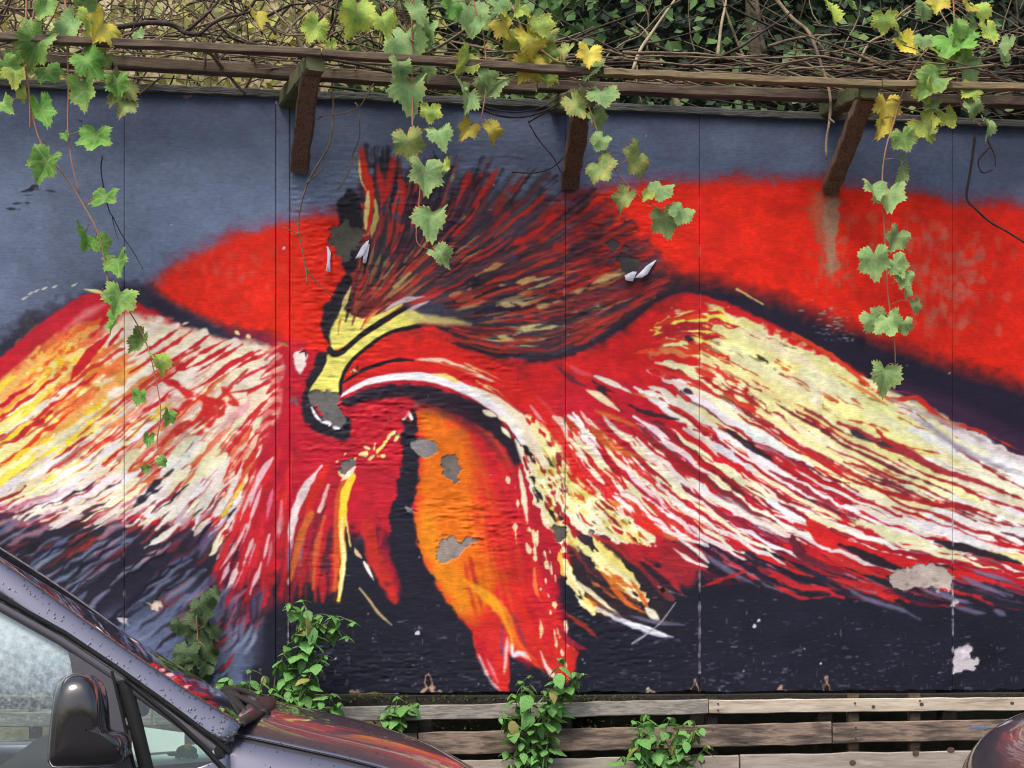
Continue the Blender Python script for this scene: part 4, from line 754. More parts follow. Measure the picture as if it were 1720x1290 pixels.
def head():
    # white arc and black arc of the neck
    stroke([(868, 775), (852, 742), (826, 712), (790, 690), (745, 672), (700, 660), (655, 658), (615, 664), (580, 676)], [7, 11, 14, 17, 16, 14, 12, 10, 8], (36, 31, 44), 5, .97, 2)
    stroke([(840, 770), (815, 735), (780, 706), (740, 690), (690, 678), (640, 680), (590, 700)], 10, (76, 34, 52), 14, .65, 3)
    area([(592, 690), (640, 672), (690, 672), (690, 690), (668, 712), (630, 742), (592, 742), (584, 720)], (186, 28, 46), 9, .96, 2)
    area([(590, 640), (620, 606), (670, 588), (740, 580), (810, 602), (870, 640), (930, 690), (960, 760), (1000, 830), (960, 790), (925, 730), (885, 692), (835, 655), (770, 625), (700, 615), (640, 622)], (214, 36, 32), 8, .9, 3)
    stroke([(574, 664), (620, 641), (680, 632), (735, 637), (785, 655), (825, 678), (856, 704), (880, 740)], [3, 5, 6.5, 7.5, 9, 9, 9, 8], (240, 236, 238), 2.4, 1, 1.1)
    stroke([(790, 650), (835, 672), (868, 700), (890, 735), (915, 780)], [2, 6, 9, 10, 6], (238, 226, 196), 3, .95, 2)
    for pts, w, c in (([(695, 604), (735, 605), (770, 615), (805, 630), (850, 650)], 4.5, (238, 206, 180)), ([(740, 608), (775, 620), (800, 628)], 2, (214, 70, 40)), ([(727, 628), (755, 634), (775, 645)], 4, (240, 214, 120)), ([(780, 610), (810, 625), (845, 640)], 3, (236, 170, 110)), ([(800, 640), (835, 660), (865, 685)], 3.5, (236, 190, 120)),
                      ([(800, 622), (850, 648), (880, 680)], 3, (208, 34, 30)), ([(820, 650), (850, 672), (870, 690)], 3, (204, 40, 36)), ([(890, 680), (905, 700), (918, 712)], 2.4, (230, 140, 150)), ([(900, 665), (925, 690), (945, 720)], 2.5, (220, 60, 60)), ([(930, 700), (945, 712), (955, 740)], 6, (240, 206, 190)), ([(975, 690), (985, 705), (992, 715)], 2.6, (238, 190, 170)),
                      ([(950, 610), (975, 625), (1000, 632)], 5, (206, 70, 80)), ([(940, 620), (965, 640), (985, 650)], 5, (110, 40, 56)), ([(1000, 632), (1030, 645), (1060, 660)], 4, (240, 232, 220)), ([(985, 655), (1010, 668), (1040, 690)], 6, (236, 226, 180)), ([(995, 640), (1020, 655), (1050, 665)], 3, (60, 36, 46))):
        stroke(pts, w, c, 2.6, .95, 1.6)
    for pts in ([(812, 690), (824, 695), (834, 699)], [(842, 717), (850, 726), (858, 736)], [(838, 700), (850, 706), (860, 716)]):
        stroke(pts, 4, (244, 236, 200), 2, 1, 1.2)
    # black ground around the head and beak
    area([(556, 588), (542, 560), (540, 530), (556, 500), (575, 470), (590, 500), (580, 540), (562, 560), (566, 590), (552, 612), (540, 640), (528, 665), (540, 700), (562, 716), (585, 700), (592, 722), (582, 737), (548, 731), (516, 714), (503, 688), (512, 655), (524, 618), (534, 596)], (35, 31, 42), 5, 1, 2)
    stroke([(470, 640), (490, 660), (505, 690)], 8, (150, 30, 44), 10, .5, 3)
    # yellow head
    area([(552, 596), (580, 586), (610, 566), (645, 543), (684, 522), (700, 524), (712, 534), (690, 546), (668, 553), (642, 564), (618, 582), (596, 602), (581, 622), (573, 645), (566, 662), (522, 664), (527, 645), (541, 622), (549, 606)], (233, 226, 112), 2.2, 1, .8)
    stroke([(690, 530), (720, 538), (760, 540), (790, 545)], [8, 8, 6, 2], (206, 194, 116), 7, .85, 3)
    area([(557, 586), (554, 566), (558, 550), (568, 532), (574, 520), (590, 530), (612, 532), (640, 524), (676, 510), (660, 524), (620, 552), (590, 576), (570, 587)], (229, 222, 112), 4, 1, 1.5)
    for pts, w, c in (([(574, 520), (582, 500), (590, 480)], 4, (226, 200, 124)), ([(568, 550), (572, 530)], 1.6, (206, 80, 40)), ([(592, 545), (600, 520), (612, 500)], 2.5, (120, 60, 44)), ([(606, 552), (620, 530), (650, 500)], 2.5, (200, 60, 36)), ([(580, 540), (592, 500), (600, 470)], 2.2, (60, 40, 46)), ([(568, 562), (570, 545), (574, 535)], 1.5, (190, 110, 50)), ([(612, 545), (630, 525), (655, 508)], 2.4, (226, 150, 70)),
                      ([(640, 525), (665, 510), (690, 502), (715, 498)], 3.5, (214, 196, 206)), ([(684, 522), (705, 512), (722, 505)], 3, (206, 180, 190)), ([(690, 512), (720, 500), (745, 492)], 4, (188, 60, 60)), ([(600, 530), (612, 512)], 3, (60, 46, 46))):
        stroke(pts, w, c, 2.4, .9, 1.2)
    stroke([(553, 586), (560, 594), (572, 592), (584, 583), (606, 564), (642, 540), (681, 517)], [5, 5.5, 5, 4.5, 4.5, 5, 3], (27, 24, 32), 2, 1, .6)
    stroke([(572, 662), (573, 642), (581, 621), (596, 601), (620, 581), (644, 564), (671, 554), (705, 548)], [3, 3.5, 3.4, 3, 3, 3, 3.5, 3], (28, 24, 32), 2, 1, .6)
    stroke([(575, 644), (605, 624), (642, 610), (670, 605), (696, 605)], [1.5, 3, 3.2, 3.5, 1.5], (30, 24, 32), 2, 1, .6)
    stroke([(588, 626), (594, 622), (602, 626)], 2.6, (226, 190, 140), 2, 1, 1); stroke([(591, 619), (593, 632)], 1.4, (40, 26, 30), 1.4, 1, .6); stroke([(601, 612), (599, 624)], 1.2, (40, 26, 30), 1.4, .9, .6)
    # pale fleck by the joint, and faint one on the dark band
    area([(494, 590), (512, 588), (517, 602), (506, 624), (498, 616)], (236, 220, 214), 3, 1, 2.5)
    stroke([(502, 593), (512, 590), (514, 600)], 2, (36, 30, 36), 1.6, 1, .8)
    stroke([(466, 576), (480, 580), (487, 585)], 2.4, (150, 130, 60), 2, .9, 1)
    stroke([(1238, 486), (1250, 492), (1262, 500), (1282, 511)], [2.4, 1.8, 1.4, 1.2], (200, 176, 110), 1.6, .95, .8)
    stroke([(486, 676), (494, 670), (500, 682)], 3, (120, 90, 96), 2, .9, 1.5)

BARE = []          # patches where the paint has come off, (outline, colour)
def marks():
    grey = (104, 102, 100); conc = (136, 132, 132); wood = (186, 172, 162)
    B = [([(522, 664), (545, 662), (560, 656), (577, 660), (576, 678), (579, 700), (577, 716), (563, 719), (548, 712), (534, 696), (522, 678)], grey),
         ([(686, 740), (705, 736), (720, 742), (722, 756), (712, 766), (702, 758), (692, 752)], conc), ([(748, 774), (760, 770), (770, 778), (771, 795), (764, 805), (752, 800), (744, 794), (752, 786)], (118, 110, 104)),
         ([(685, 853), (698, 851), (706, 858), (694, 863)], conc), ([(738, 906), (756, 901), (770, 904), (772, 913), (788, 913), (778, 923), (774, 936), (752, 940), (738, 940), (727, 948), (734, 932), (742, 916)], (150, 138, 130)), ([(790, 903), (806, 905), (804, 910), (794, 909)], (150, 138, 130)),
         ([(930, 886), (945, 884), (950, 892), (946, 908), (936, 910), (928, 898)], (92, 88, 80)), ([(1502, 966), (1525, 955), (1542, 946), (1568, 948), (1590, 962), (1602, 974), (1600, 994), (1588, 998), (1566, 990), (1540, 982), (1520, 984), (1506, 982)], wood),
         ([(1601, 1088), (1614, 1084), (1630, 1092), (1631, 1104), (1638, 1108), (1632, 1120), (1616, 1122), (1602, 1128)], (206, 196, 204)), ([(1598, 1004), (1606, 1000), (1609, 1012), (1600, 1014)], (196, 188, 190)),
         ([(575, 730), (585, 738), (590, 775), (585, 786), (577, 778)], (110, 110, 112)) if False else ([(576, 778), (586, 774), (590, 782), (584, 788)], (120, 112, 112)),
         ([(548, 385), (572, 378), (580, 372), (590, 386), (608, 394), (604, 410), (590, 425), (578, 440), (566, 432), (562, 415), (552, 405), (566, 400)], (82, 80, 72)), ([(1020, 408), (1034, 412), (1036, 430), (1070, 437), (1066, 452), (1050, 450), (1044, 436), (1028, 424)], (74, 70, 70)),
         ([(298, 157), (326, 156), (326, 165), (312, 163), (300, 166)], (170, 140, 130)), ([(248, 1012), (272, 1014), (270, 1024), (256, 1022)], (214, 190, 170)), ([(199, 1038), (213, 1040), (212, 1050), (206, 1054)], (206, 196, 200))]
    global BMASK
    before = CAN.copy()
    for p, c in B:
        area([(x + prng.normal() * 1.5, y + prng.normal() * 1.2) for x, y in p], c, 1.6, 1, 4.5, n=2)
        BARE.append((p, c))
        cx, cy = np.mean(p, 0); sx, sy = np.ptp(np.array(p), axis=0)
        for k in range(int(4 + sx * sy / 130)):     # blotches of old glue inside the bare patches
            x = cx + prng.normal() * sx * .2; y = cy + prng.normal() * sy * .2
            stroke([(x - 2, y), (x + prng.uniform(0, 6), y + prng.uniform(-2, 3))], prng.uniform(1, 3), np.array(c) * prng.uniform(.72, 1.22), 3, .5, 2)
    BMASK = (np.abs(CAN - before).max(-1) > .03).astype(np.float32)
    for pts, w in (([(523, 684), (532, 700), (540, 708)], 2.6), ([(540, 709), (553, 711), (552, 716)], 3.2), ([(560, 717), (571, 720)], 2)):
        stroke(pts, w, (238, 236, 240), 1.6, 1, 1)
    # flecks, chips and hairline scuffs
    r = np.random.default_rng(8)
    for k in range(420):
        x = r.uniform(-400, 2120); y = 1165 - abs(r.normal(0, 70)) if k < 260 else r.uniform(170, 1150)
        low = y > 980 and x > 480
        c = (124, 120, 140) if low else (150, 150, 170)
        if r.random() < .6: stroke([(x, y), (x + r.uniform(2, 10), y + r.uniform(-1, 1))], r.uniform(.4, .9), c, 1.3, r.uniform(.25, .8), .5, n=2)
        else: stroke([(x, y), (x + r.uniform(0, 2), y + r.uniform(1, 4))], r.uniform(.5, 1.5), (160, 158, 172), 1.3, r.uniform(.3, .9), .6, n=2)
    for k in range(1500):
        x = r.uniform(480, 2120); y = 1165 - abs(r.normal(0, 75)); y = y if y > 960 else r.uniform(1040, 1165)
        if CAN[int(y) - PY0, int(x) - PX0].max() > .3: continue
        h = np.hypot(.5, .9)
        if k % 5: stroke([(x, y), (x + r.uniform(3, 12), y + r.uniform(-1.5, 1.5))], r.uniform(.35, .8), (104, 104, 128), 1.2, r.uniform(.2, .75), 1.4, n=2)
        else: stroke([(x, y), (x + r.uniform(-1, 1), y + r.uniform(3, 14))], r.uniform(.35, .8), (110, 108, 130), 1.2, r.uniform(.2, .7), 1.2, n=2)
    for k in range(60):
        x = r.normal(1396, 14); y = r.uniform(515, 575)
        stroke([(x, y), (x + r.uniform(3, 12), y + r.uniform(-1.5, 1.5))], r.uniform(.6, 1.4), (140, 146, 142), 1.5, r.uniform(.4, .9), 1, n=2)
    for x, y, s in ((701, 1064, 3.2), (564, 1107, 2.4), (1274, 1043, 3), (1268, 1053, 2), (1092, 1111, 3), (1498, 1064, 2.4), (477, 418, 2), (1085, 229, 1.6), (1236, 254, 1.4), (1664, 1084, 2), (1595, 627, 2), (1088, 1156, 3), (1378, 1115, 2), (288, 378, 1.8)):
        stroke([(x - s * .7, y + .4 * s), (x + s * .2, y - s * .5), (x + s * .8, y + s * .2)], s * .7, (214, 212, 222), 1.4, .95, 2.4, n=2)
    for pts, w in (([(36, 322), (60, 318), (92, 322)], 1.6), ([(50, 317), (60, 312), (66, 320)], 3), ([(38, 328), (60, 327)], .9), ([(20, 342), (48, 340)], .8), ([(130, 200), (142, 206)], 1.5), ([(10, 350), (34, 352)], 1)):
        stroke(pts, w, (36, 38, 52), 1.6, .9, 2)
    stroke([(1062, 1081), (1085, 1066), (1110, 1045), (1135, 1012)], [1.8, 1.4, 1.2, .8], (150, 148, 158), 1.4, .9, .8)
    stroke([(1105, 985), (1130, 995), (1155, 1002)], 1.6, (150, 140, 150), 2, .8, 1); area([(1110, 992), (1120, 986), (1136, 1003), (1130, 1012), (1116, 1004)], (110, 52, 52), 2.4, .9, 2)
    area([(1108, 990), (1114, 986), (1118, 992), (1112, 997)], (14, 12, 16), 2, 1, .5)
    # worn edges at the joints of the sheets
    for x, y0, y1, c, p in ((1175, 955, 1130, (196, 192, 200), .8), (1600, 850, 1160, (206, 204, 212), .62), (484, 960, 1100, (190, 176, 176), .5), (1175, 330, 540, (206, 120, 110), .3), (948, 430, 560, (150, 140, 150), .3), (948, 700, 900, (90, 90, 70), .35), (208, 740, 1060, (120, 120, 130), .3)):
        y = y0
        while y < y1:
            L = r.uniform(4, 22)
            if r.random() < p: stroke([(x + r.uniform(-.6, .6), y), (x + r.uniform(-.6, .6), y + L)], r.uniform(.8, 2.), c, 1.4, r.uniform(.5, 1), .8, n=2)
            y += L
    # broken lower edge: raw wood where the sheet has split
    for x, h, w in ((720, 42, 20), (1168, 30, 9), (1308, 12, 11), (1388, 34, 8), (1090, 10, 7), (590, 10, 9), (1545, 5, 6)):
        e = [(x - w, 1176), (x - w * .8, 1166), (x - w * .3, 1166 - h * .3), (x - 4, 1170 - h), (x + 2, 1168 - h), (x + 5, 1170 - h * .6), (x + w * .5, 1164 - h * .1), (x + w, 1162), (x + w, 1176)]
        area(e, (176, 146, 130), 2, .95, 3, smooth=False)
        area([(a + (x - a) * .45, b + 5) for a, b in e], (24, 17, 16), 2, .95, 3, smooth=False)
# ---------------------------------------------------------------- ground and bank
gv = [(-60, -60, 0), (60, -60, 0), (60, 60, 0), (-60, 60, 0)]
tag(ob('ground', gv, [(0, 1, 2, 3)], M['asphalt'], origin=Vector((0, 0, 0))), 'dark asphalt of the parking strip before the mural wall', kind='structure')

# ---------------------------------------------------------------- the painted wall
paint()
WALL_Z0 = wp(860, 1163).z; WALL_Z1 = 1.40 + 2.30            # lower and upper edge of the sheets
PIG = lin(CAN * 255).astype(np.float32) * .82               # albedo of the paint
RIP = _up(prng.standard_normal((int(PH / 4.6), int(PW / 22))).astype(np.float32), PH, PW) + .8 * _up(prng.standard_normal((int(PH / 3.2), int(PW / 9))).astype(np.float32), PH, PW)
RIP = np.sign(RIP) * np.abs(RIP) ** 1.3 * .8
BUCK = vnoise(60, 40)
_x = np.arange(PX0, PX1, dtype=np.float32)[None, :]; _y = np.arange(PY0, PY1, dtype=np.float32)[:, None]
# how far the plywood face has rippled: worst on the sheet with the bird's breast, fading sideways
RAMP = np.clip((_x - 478) / 20, 0, 1) * np.clip(1 - (_x - 900) / 320, 0, 1) * np.clip((_y - 190) / 160, .15, 1)
RAMP = np.clip(RAMP * (.15 + .85 * np.clip(NZ90 * .8 + .5, 0, 1.4)), 0, 1.3) + .06
RAMP = RAMP * (1 - .75 * BMASK)                              # bare patches are smooth and lie deeper than the lifted coat around them
LIFT = BMASK.copy()
for k_ in range(3): LIFT = (LIFT + np.roll(LIFT, 1, 0) + np.roll(LIFT, -1, 0) + np.roll(LIFT, 1, 1) + np.roll(LIFT, -1, 1)) / 5
DEEP = -.0028 * BMASK + .0016 * LIFT * (1 - BMASK) * 2

wall = empty('mural_wall', wallp(wu(860), 0, 0))
tag(wall, 'tall plywood wall painted with a red and yellow fire bird', 'mural wall')
def panel(name, xa, xb, proud, step=1.62, gap=.0007, z0=None, z1=None):
    ua, ub = wu(xa) + gap, wu(xb) - gap
    z0 = WALL_Z0 if z0 is None else z0; z1 = WALL_Z1 if z1 is None else z1
    s = step * .00262
    nu = max(4, int((ub - ua) / s)); nz = int((z1 - z0) / s)
    u = np.linspace(ua, ub, nu); z = np.linspace(z0, z1, nz)
    U, Z = np.meshgrid(u, z, indexing='ij')
    X = WA.x + WE.x * U; Y = WA.y + WE.y * U
    sx = 860 + FPX * X / Y; sy = HOR - FPX * (Z - EYE) / Y         # where the tracing of the mural has this point
    fx = np.clip(sx - PX0, 0, PW - 2); fy = np.clip(sy - PY0, 0, PH - 2)
    ix = fx.astype(int); iy = fy.astype(int); ax = (fx - ix)[..., None]; ay = (fy - iy)[..., None]
    c = (PIG[iy, ix] * (1 - ax) + PIG[iy, ix + 1] * ax) * (1 - ay) + (PIG[iy + 1, ix] * (1 - ax) + PIG[iy + 1, ix + 1] * ax) * ay
    d = proud + RIP[iy, ix] * RAMP[iy, ix] * .00125 + BUCK[iy, ix] * .0012 + DEEP[iy, ix]
    # the lower edge is ragged
    rag = np.interp(u, np.linspace(ua, ub, max(4, nu // 9)), rng.normal(0, .0035, max(4, nu // 9)))
    k = np.clip(1 - (Z - z0) / .06, 0, 1); Zr = Z + k * rag[:, None]
    P = np.stack([X + WN.x * d, Y + WN.y * d, Zr], -1).reshape(-1, 3)
    idx = np.arange(nu * nz).reshape(nu, nz)
    F = np.stack([idx[:-1, :-1], idx[1:, :-1], idx[1:, 1:], idx[:-1, 1:]], -1).reshape(-1, 4)
    # edges turned back 15 mm
    ring = np.concatenate([idx[:, 0], idx[-1, 1:], idx[-2::-1, -1], idx[0, -2:0:-1]])
    back = P[ring] - np.array([WN.x, WN.y, 0]) * (.015 + proud)
    nb = len(P); P2 = np.vstack([P, back]); m = len(ring); a = np.arange(m); b = (a + 1) % m
    F2 = np.vstack([F, np.stack([ring[b], ring[a], nb + a, nb + b], -1)])
    org = np.array([P[:, 0].mean(), P[:, 1].mean(), z0])
    me = bpy.data.meshes.new(name)
    me.vertices.add(len(P2)); me.vertices.foreach_set('co', (P2 - org).astype(np.float32).ravel())
    me.loops.add(F2.size); me.loops.foreach_set('vertex_index', F2.astype(np.int32).ravel())
    me.polygons.add(len(F2)); me.polygons.foreach_set('loop_start', np.arange(0, F2.size, 4, dtype=np.int32)); me.polygons.foreach_set('loop_total', np.full(len(F2), 4, np.int32))
    me.update(calc_edges=True); me.validate()
    me.polygons.foreach_set('use_smooth', np.r_[np.ones(len(F), bool), np.zeros(m, bool)])
    ca = np.ones((len(P2), 4), np.float32); ca[:len(P), :3] = c.reshape(-1, 3); ca[len(P):, :3] = (.06, .055, .06)
    at = me.color_attributes.new('pigment', 'FLOAT_COLOR', 'POINT'); at.data.foreach_set('color', ca.ravel())
    me.materials.append(M['mural'])
    o = bpy.data.objects.new(name, me); COL.objects.link(o); o.parent = wall; o.location = Vector(org) - wall.location
    return o
for xa, xb, pr, st in ((-400, -40, .0005, 4.), (-40, 209, .0004, 1.7), (209, 463.2, .0, 1.7), (487.2, 950, .001, 1.62), (950, 1175, .0004, 1.62), (1175, 1600, .001, 1.62), (1600, 1745, .0, 1.7), (1745, 2110, .001, 4.)):
    panel('panel', xa, xb, pr, st)
tag(panel('batten', 463.8, 486.7, .004, 1.7), 'narrow upright cover strip painted through with the mural')
# weathered cap along the top edge, in lengths
for i, (xa, xb) in enumerate(((-400, 130), (130, 505), (505, 985), (985, 1420), (1420, 2110))):
    a = wallp(wu(xa) + .002, -.006 + .002 * i % 3, WALL_Z1 + .012); b = wallp(wu(xb) - .002, -.006, WALL_Z1 + .012 + .003 * ((i * 7) % 3 - 1))
    v, f = beam_geo(a, b, .055, .034, seg=24, rough=.0014, seed=i)
    ob('cap_strip', v, f, M['cap'], wall)
# posts behind the sheets
for x in (-400, -40, 209, 475, 715, 950, 1175, 1390, 1600, 1745, 2110):
    a = wallp(wu(x), -.065, 0); v, f = beam_geo(a, a + Vector((0, 0, WALL_Z1 - .02)), .07, .09, up=WN, seg=2)
    ob('post', v, f, M['dark_wood'], wall)
# loose flakes of paint that hang from the tears
def flake(pts, curl, seed):
    r = random.Random(seed); V = []; F = []
    for i, (x, y, w, o) in enumerate(pts):
        for s in (-1, 0, 1):
            V.append(wp(x + s * w, y + r.uniform(-1, 1), .004 + o + curl * (s * s)))
    for i in range(len(pts) - 1):
        for s in range(2):
            F.append((i * 3 + s, i * 3 + s + 1, (i + 1) * 3 + s + 1, (i + 1) * 3 + s))
    o = ob('paint_flake', V, F, M['flake'], wall, True)
    md = o.modifiers.new('thickness', 'SOLIDIFY'); md.thickness = .0012
    return o
flake([(550, 414, 1.5, 0), (553, 425, 3, .006), (552, 440, 2.5, .012), (551, 456, 4, .02)], .002, 1)
flake([(618, 404, 2, 0), (612, 416, 5, .006), (606, 428, 6, .012), (600, 434, 4, .016)], .003, 2)
flake([(619, 410, 2, .0), (615, 424, 4, .008), (612, 442, 3, .016)], .002, 3)
flake([(1101, 438, 1.5, 0), (1090, 448, 5, .006), (1080, 460, 8, .014), (1072, 467, 6, .02)], .002, 4)
flake([(1066, 456, 4, .004), (1058, 462, 9, .012), (1057, 472, 6, .02)], .003, 5)

# ---------------------------------------------------------------- boards below the sheets
fence = empty('plank_fence', wallp(wu(1200), .06, 0))
tag(fence, 'low fence of weathered horizontal planks under the mural', 'fence')
def plank(x0, y0, x1, y1, h, mat, out=.05, thick=.026, seed=0, label=None):
    """h in metres; ends measured at the plank's middle line"""
    a = wp(x0, y0, out); b = wp(x1, y1, out)
    v, f = beam_geo(a, b, thick, h, up=Vector((0, 0, 1)), seg=30, rough=.0012, bev=.14, seed=seed)
    r = random.Random(seed)
    o = ob('plank', v, f, M[mat], fence)
    if label: o['label'] = label
    return o
plank(-420, 1213, 255, 1206, .062, 'plank_grey', seed=1); plank(258, 1206, 1188, 1187, .064, 'plank_grey', seed=2)
plank(1190, 1187, 2140, 1178, .060, 'plank_pale', seed=3, label='pale newer plank, topmost on the fence')
plank(-420, 1270, 700, 1250, .098, 'plank_dark', seed=4); plank(703, 1250, 1395, 1231, .098, 'plank_dark', seed=5); plank(1398, 1231, 2140, 1216, .092, 'plank_dark', .052, seed=6, label='dark plank with a smear of blue paint')
plank(-420, 1312, 690, 1297, .092, 'plank_pink', seed=7); plank(693, 1297, 1240, 1286, .094, 'plank_pink', seed=8); plank(1243, 1286, 2140, 1270, .098, 'plank_pink', seed=9)
for k in range(6):      # the courses below the picture, down to the ground
    y = 1338 + k * 50
    plank(-420, y + 14, 840, y, .098, ('plank_dark', 'plank_grey', 'plank_pink')[k % 3], seed=20 + k); plank(844, y, 2140, y - 16, .096, ('plank_grey', 'plank_pink', 'plank_dark')[k % 3], seed=40 + k)
for x in (-380, 60, 430, 690, 930, 1195, 1432, 1535, 1900):      # uprights that show in the gaps
    a = wp(x, HOR, .012); a.z = 0
    v, f = beam_geo(a, a + Vector((0, 0, WALL_Z0 - .012)), .05, .04, up=WN, seg=2)
    ob('post', v, f, M['rail'] if x > 1400 else M['dark_wood'], fence)
v, f = beam_geo(wp(-420, 1182, -.02), wp(2140, 1170, -.02), .05, .05, seg=20, rough=.002); ob('rail', v, f, M['dark_wood'], fence)
# a smear of blue paint on the second plank
sv = []; rr = random.Random(6)
for i in range(13):
    t = i / 12; hw = 3.6 * abs(math.sin(math.pi * min(1, t + .06)) * (.55 + .45 * math.sin(t * 23))) ** .6
    for s in (-1, 1): sv.append(wp(1627 + 44 * t, 1223 - 1.2 * t + s * hw * rr.uniform(.6, 1.1), .0672))
M['blue_smear'] = material('blue_paint_smear', [L(70, 100, 140), L(96, 122, 156), L(120, 124, 136)], (30, 30, 30), .6, .1)
o = ob('paint_smear', sv, [(2 * i, 2 * i + 2, 2 * i + 3, 2 * i + 1) for i in range(12)], M['blue_smear'], fence); o['label'] = 'smear of blue paint on a plank'
md = o.modifiers.new('thickness', 'SOLIDIFY'); md.thickness = .001
# knots and screw heads on the planks
def disc(c, r, n, mat, name, parent, sq=1.0, depth=.003):
    V = []
    for k in range(n):
        q = 2 * math.pi * k / n
        V.append(c + WE * (math.cos(q) * r) + Vector((0, 0, math.sin(q) * r * sq)))
    V2 = [p + WN * depth for p in V]
    return ob(name, V + V2, [tuple(range(n, 2 * n))] + [(k, (k + 1) % n, n + (k + 1) % n, n + k) for k in range(n)], mat, parent)
M['knot'] = material('wood_knot', [L(70, 52, 46), L(104, 80, 68)], (60, 60, 60), .85, .3)
for x, y, r in ((1538, 1265, 6), (1597, 1260, 7), (1432, 1281, 6), (1180, 1279, 5), (1548, 1183, 4), (1700, 1181, 3.5), (1467, 1187, 3.5)):
    disc(wp(x, y, .0642), r * .0026, 9, M['knot'], 'knot', fence, .8, .0012)
for x, y in ((1206, 1182), (1206, 1193), (1545, 1177), (1436, 1181), (935, 1186), (935, 1196), (1197, 1226), (1437, 1222), (1437, 1240)):
    disc(wp(x, y, .064), .0045, 8, M['steel'], 'screw_head', fence)
# moss in the slot under the sheets
mv = MB(); r = random.Random(9)
for i in range(420):
    x = r.choice((r.uniform(560, 760), r.uniform(760, 1000), r.uniform(940, 1090))); y = r.uniform(1168, 1180) if r.random() < .6 else r.uniform(1208, 1226)
    c = wp(x, y, r.uniform(.0, .05)); s = r.uniform(.004, .012)
    d = [Vector((r.gauss(0, 1), r.gauss(0, 1), r.gauss(0, 1))).normalized() * s for _ in range(4)]
    mv.add([c + q for q in d], [(0, 1, 2), (0, 2, 3), (0, 3, 1), (1, 3, 2)])
o = mv.build('moss', M['moss']); tag(o, 'green moss growing in the slot between wall and planks', 'moss', kind='stuff')

# ---------------------------------------------------------------- brackets and rails of the vine trellis
perg = empty('vine_trellis', wallp(wu(960), .0, 2.9))
tag(perg, 'timber trellis of rails on slanted struts along the wall top', 'trellis')
def timber(name, a, b, w, h, mat, up=None, seg=14, rough=.002, seed=0):
    v, f = beam_geo(a, b, w, h, up=up or Vector((0, 0, 1)), seg=seg, rough=rough, seed=seed); return ob(name, v, f, M[mat], perg)
STR = (((503, 291), (521, 126), 'strut'), ((957, 317), (976, 186), 'strut'), ((1396, 326), (1452, 170), 'strut'))
for i, (lo, hi, mt) in enumerate(STR):
    a = wp(lo[0], lo[1] - 12, .035); b = wp(hi[0], hi[1], .42)
    t = (b - a).normalized()
    s = timber('strut', a - t * .02, b + t * .02, .078, .05, mt, up=WN, seed=i)
    for dz in (.0, .03):
        c = wp(lo[0] - 2 + i, lo[1] - 12 - 4 - dz * 380, .066); 
        disc(c, .006, 8, M['steel'], 'bolt', s, depth=.005)
    # arm from the wall head out over the strut
    A = wp(lo[0] - 22 + 14 * (i == 2), 152 + .018 * lo[0] + 8, -.02); B = wp(hi[0] + 10, hi[1] - 22, .50)
    timber('arm', A, B, .075, .075, 'moss_arm', seed=10 + i)
# two more brackets beyond the picture
for x in (60, 1880):
    a = wp(x, 300 + (x > 100) * 40, .035); b = wp(x + (30 if x > 100 else -20), 130 + (x > 100) * 60, .42)
    if x > 100:
        timber('strut', a, b, .078, .05, 'strut', up=WN, seed=x); timber('arm', wp(x, 190, -.02), wp(x + 45, 160, .5), .075, .075, 'moss_arm', seed=x + 1)
def railway(pts, out, w, h, mat, seed):
    for i in range(len(pts) - 1):
        timber('rail', wp(pts[i][0] + 1, pts[i][1], out), wp(pts[i + 1][0] - 1, pts[i + 1][1], out + .004), w, h, mat, seg=18, rough=.0014, seed=seed + i)
railway([(-400, 42), (540, 90), (1010, 122)], .50, .036, .03, 'rail', 60)
railway([(1012, 122), (1480, 142), (2120, 156)], .50, .036, .028, 'rail_pale', 70)
railway([(-400, 80), (190, 105), (900, 148)], .16, .05, .05, 'rail', 80)
railway([(902, 144), (1440, 164), (2120, 186)], .18, .05, .045, 'rail', 90)
# ---------------------------------------------------------------- what grows behind the wall
# earth bank, steep, dark under ivy to the right, pale to the left, with the background's brightness in its colour
def bank(name, u0, u1, mat, out0, label):
    V = []; nu, nv = 24, 14
    for i in range(nu):
        for j in range(nv):
            u = u0 + (u1 - u0) * i / (nu - 1); t = j / (nv - 1)
            z = .0 + 6.2 * t
            V.append(wallp(u, out0 - .9 * t ** 1.5 + rng.normal(0, .06), z))
    o = ob(name, V, grid_faces(nu, nv), M[mat], None, True); return tag(o, label, kind='structure')
bank('bank', wu(690), wu(3300), 'earth', -1.1, 'dark earth bank behind the wall')
bank('pale_bank', wu(-1700), wu(690), 'bank_pale', -1.5, 'pale bank behind the wall, coloured for the bright background')

def leaf_cloud(n, box, size, mats, name, label, cat, seed, upbias=.3, gap=None):
    r = np.random.default_rng(seed); mb = MB()
    for i in range(n):
        x, y, o = r.uniform(*box[0]), r.uniform(*box[1]), r.uniform(*box[2])
        if gap and gap(x, y, r): continue
        c = wp(x, y, o); s = r.uniform(*size)
        nrm = Vector((r.normal() * .7, -1 + r.normal() * .5, upbias + r.normal() * .6)).normalized()
        a = nrm.orthogonal().normalized(); a.rotate(Quaternion(nrm, r.uniform(0, 6.28))); b = nrm.cross(a)
        mb.add([c - a * s * .5, c + b * s * .42 + nrm * s * .1, c + a * s * .12 + b * s * .3, c + a * s * .6, c + a * s * .12 - b * s * .3, c - b * s * .42 + nrm * s * .1], [(0, 1, 2, 3), (0, 3, 4, 5)])
    o = mb.build(name, mats, None, False); return tag(o, label, cat, kind='stuff')
leaf_cloud(14000, ((700, 2300), (-420, 190), (-1.25, -.75)), (.035, .075), M['ivy'], 'ivy', 'dark ivy leaves covering the bank behind the wall', 'ivy', 1, .45)
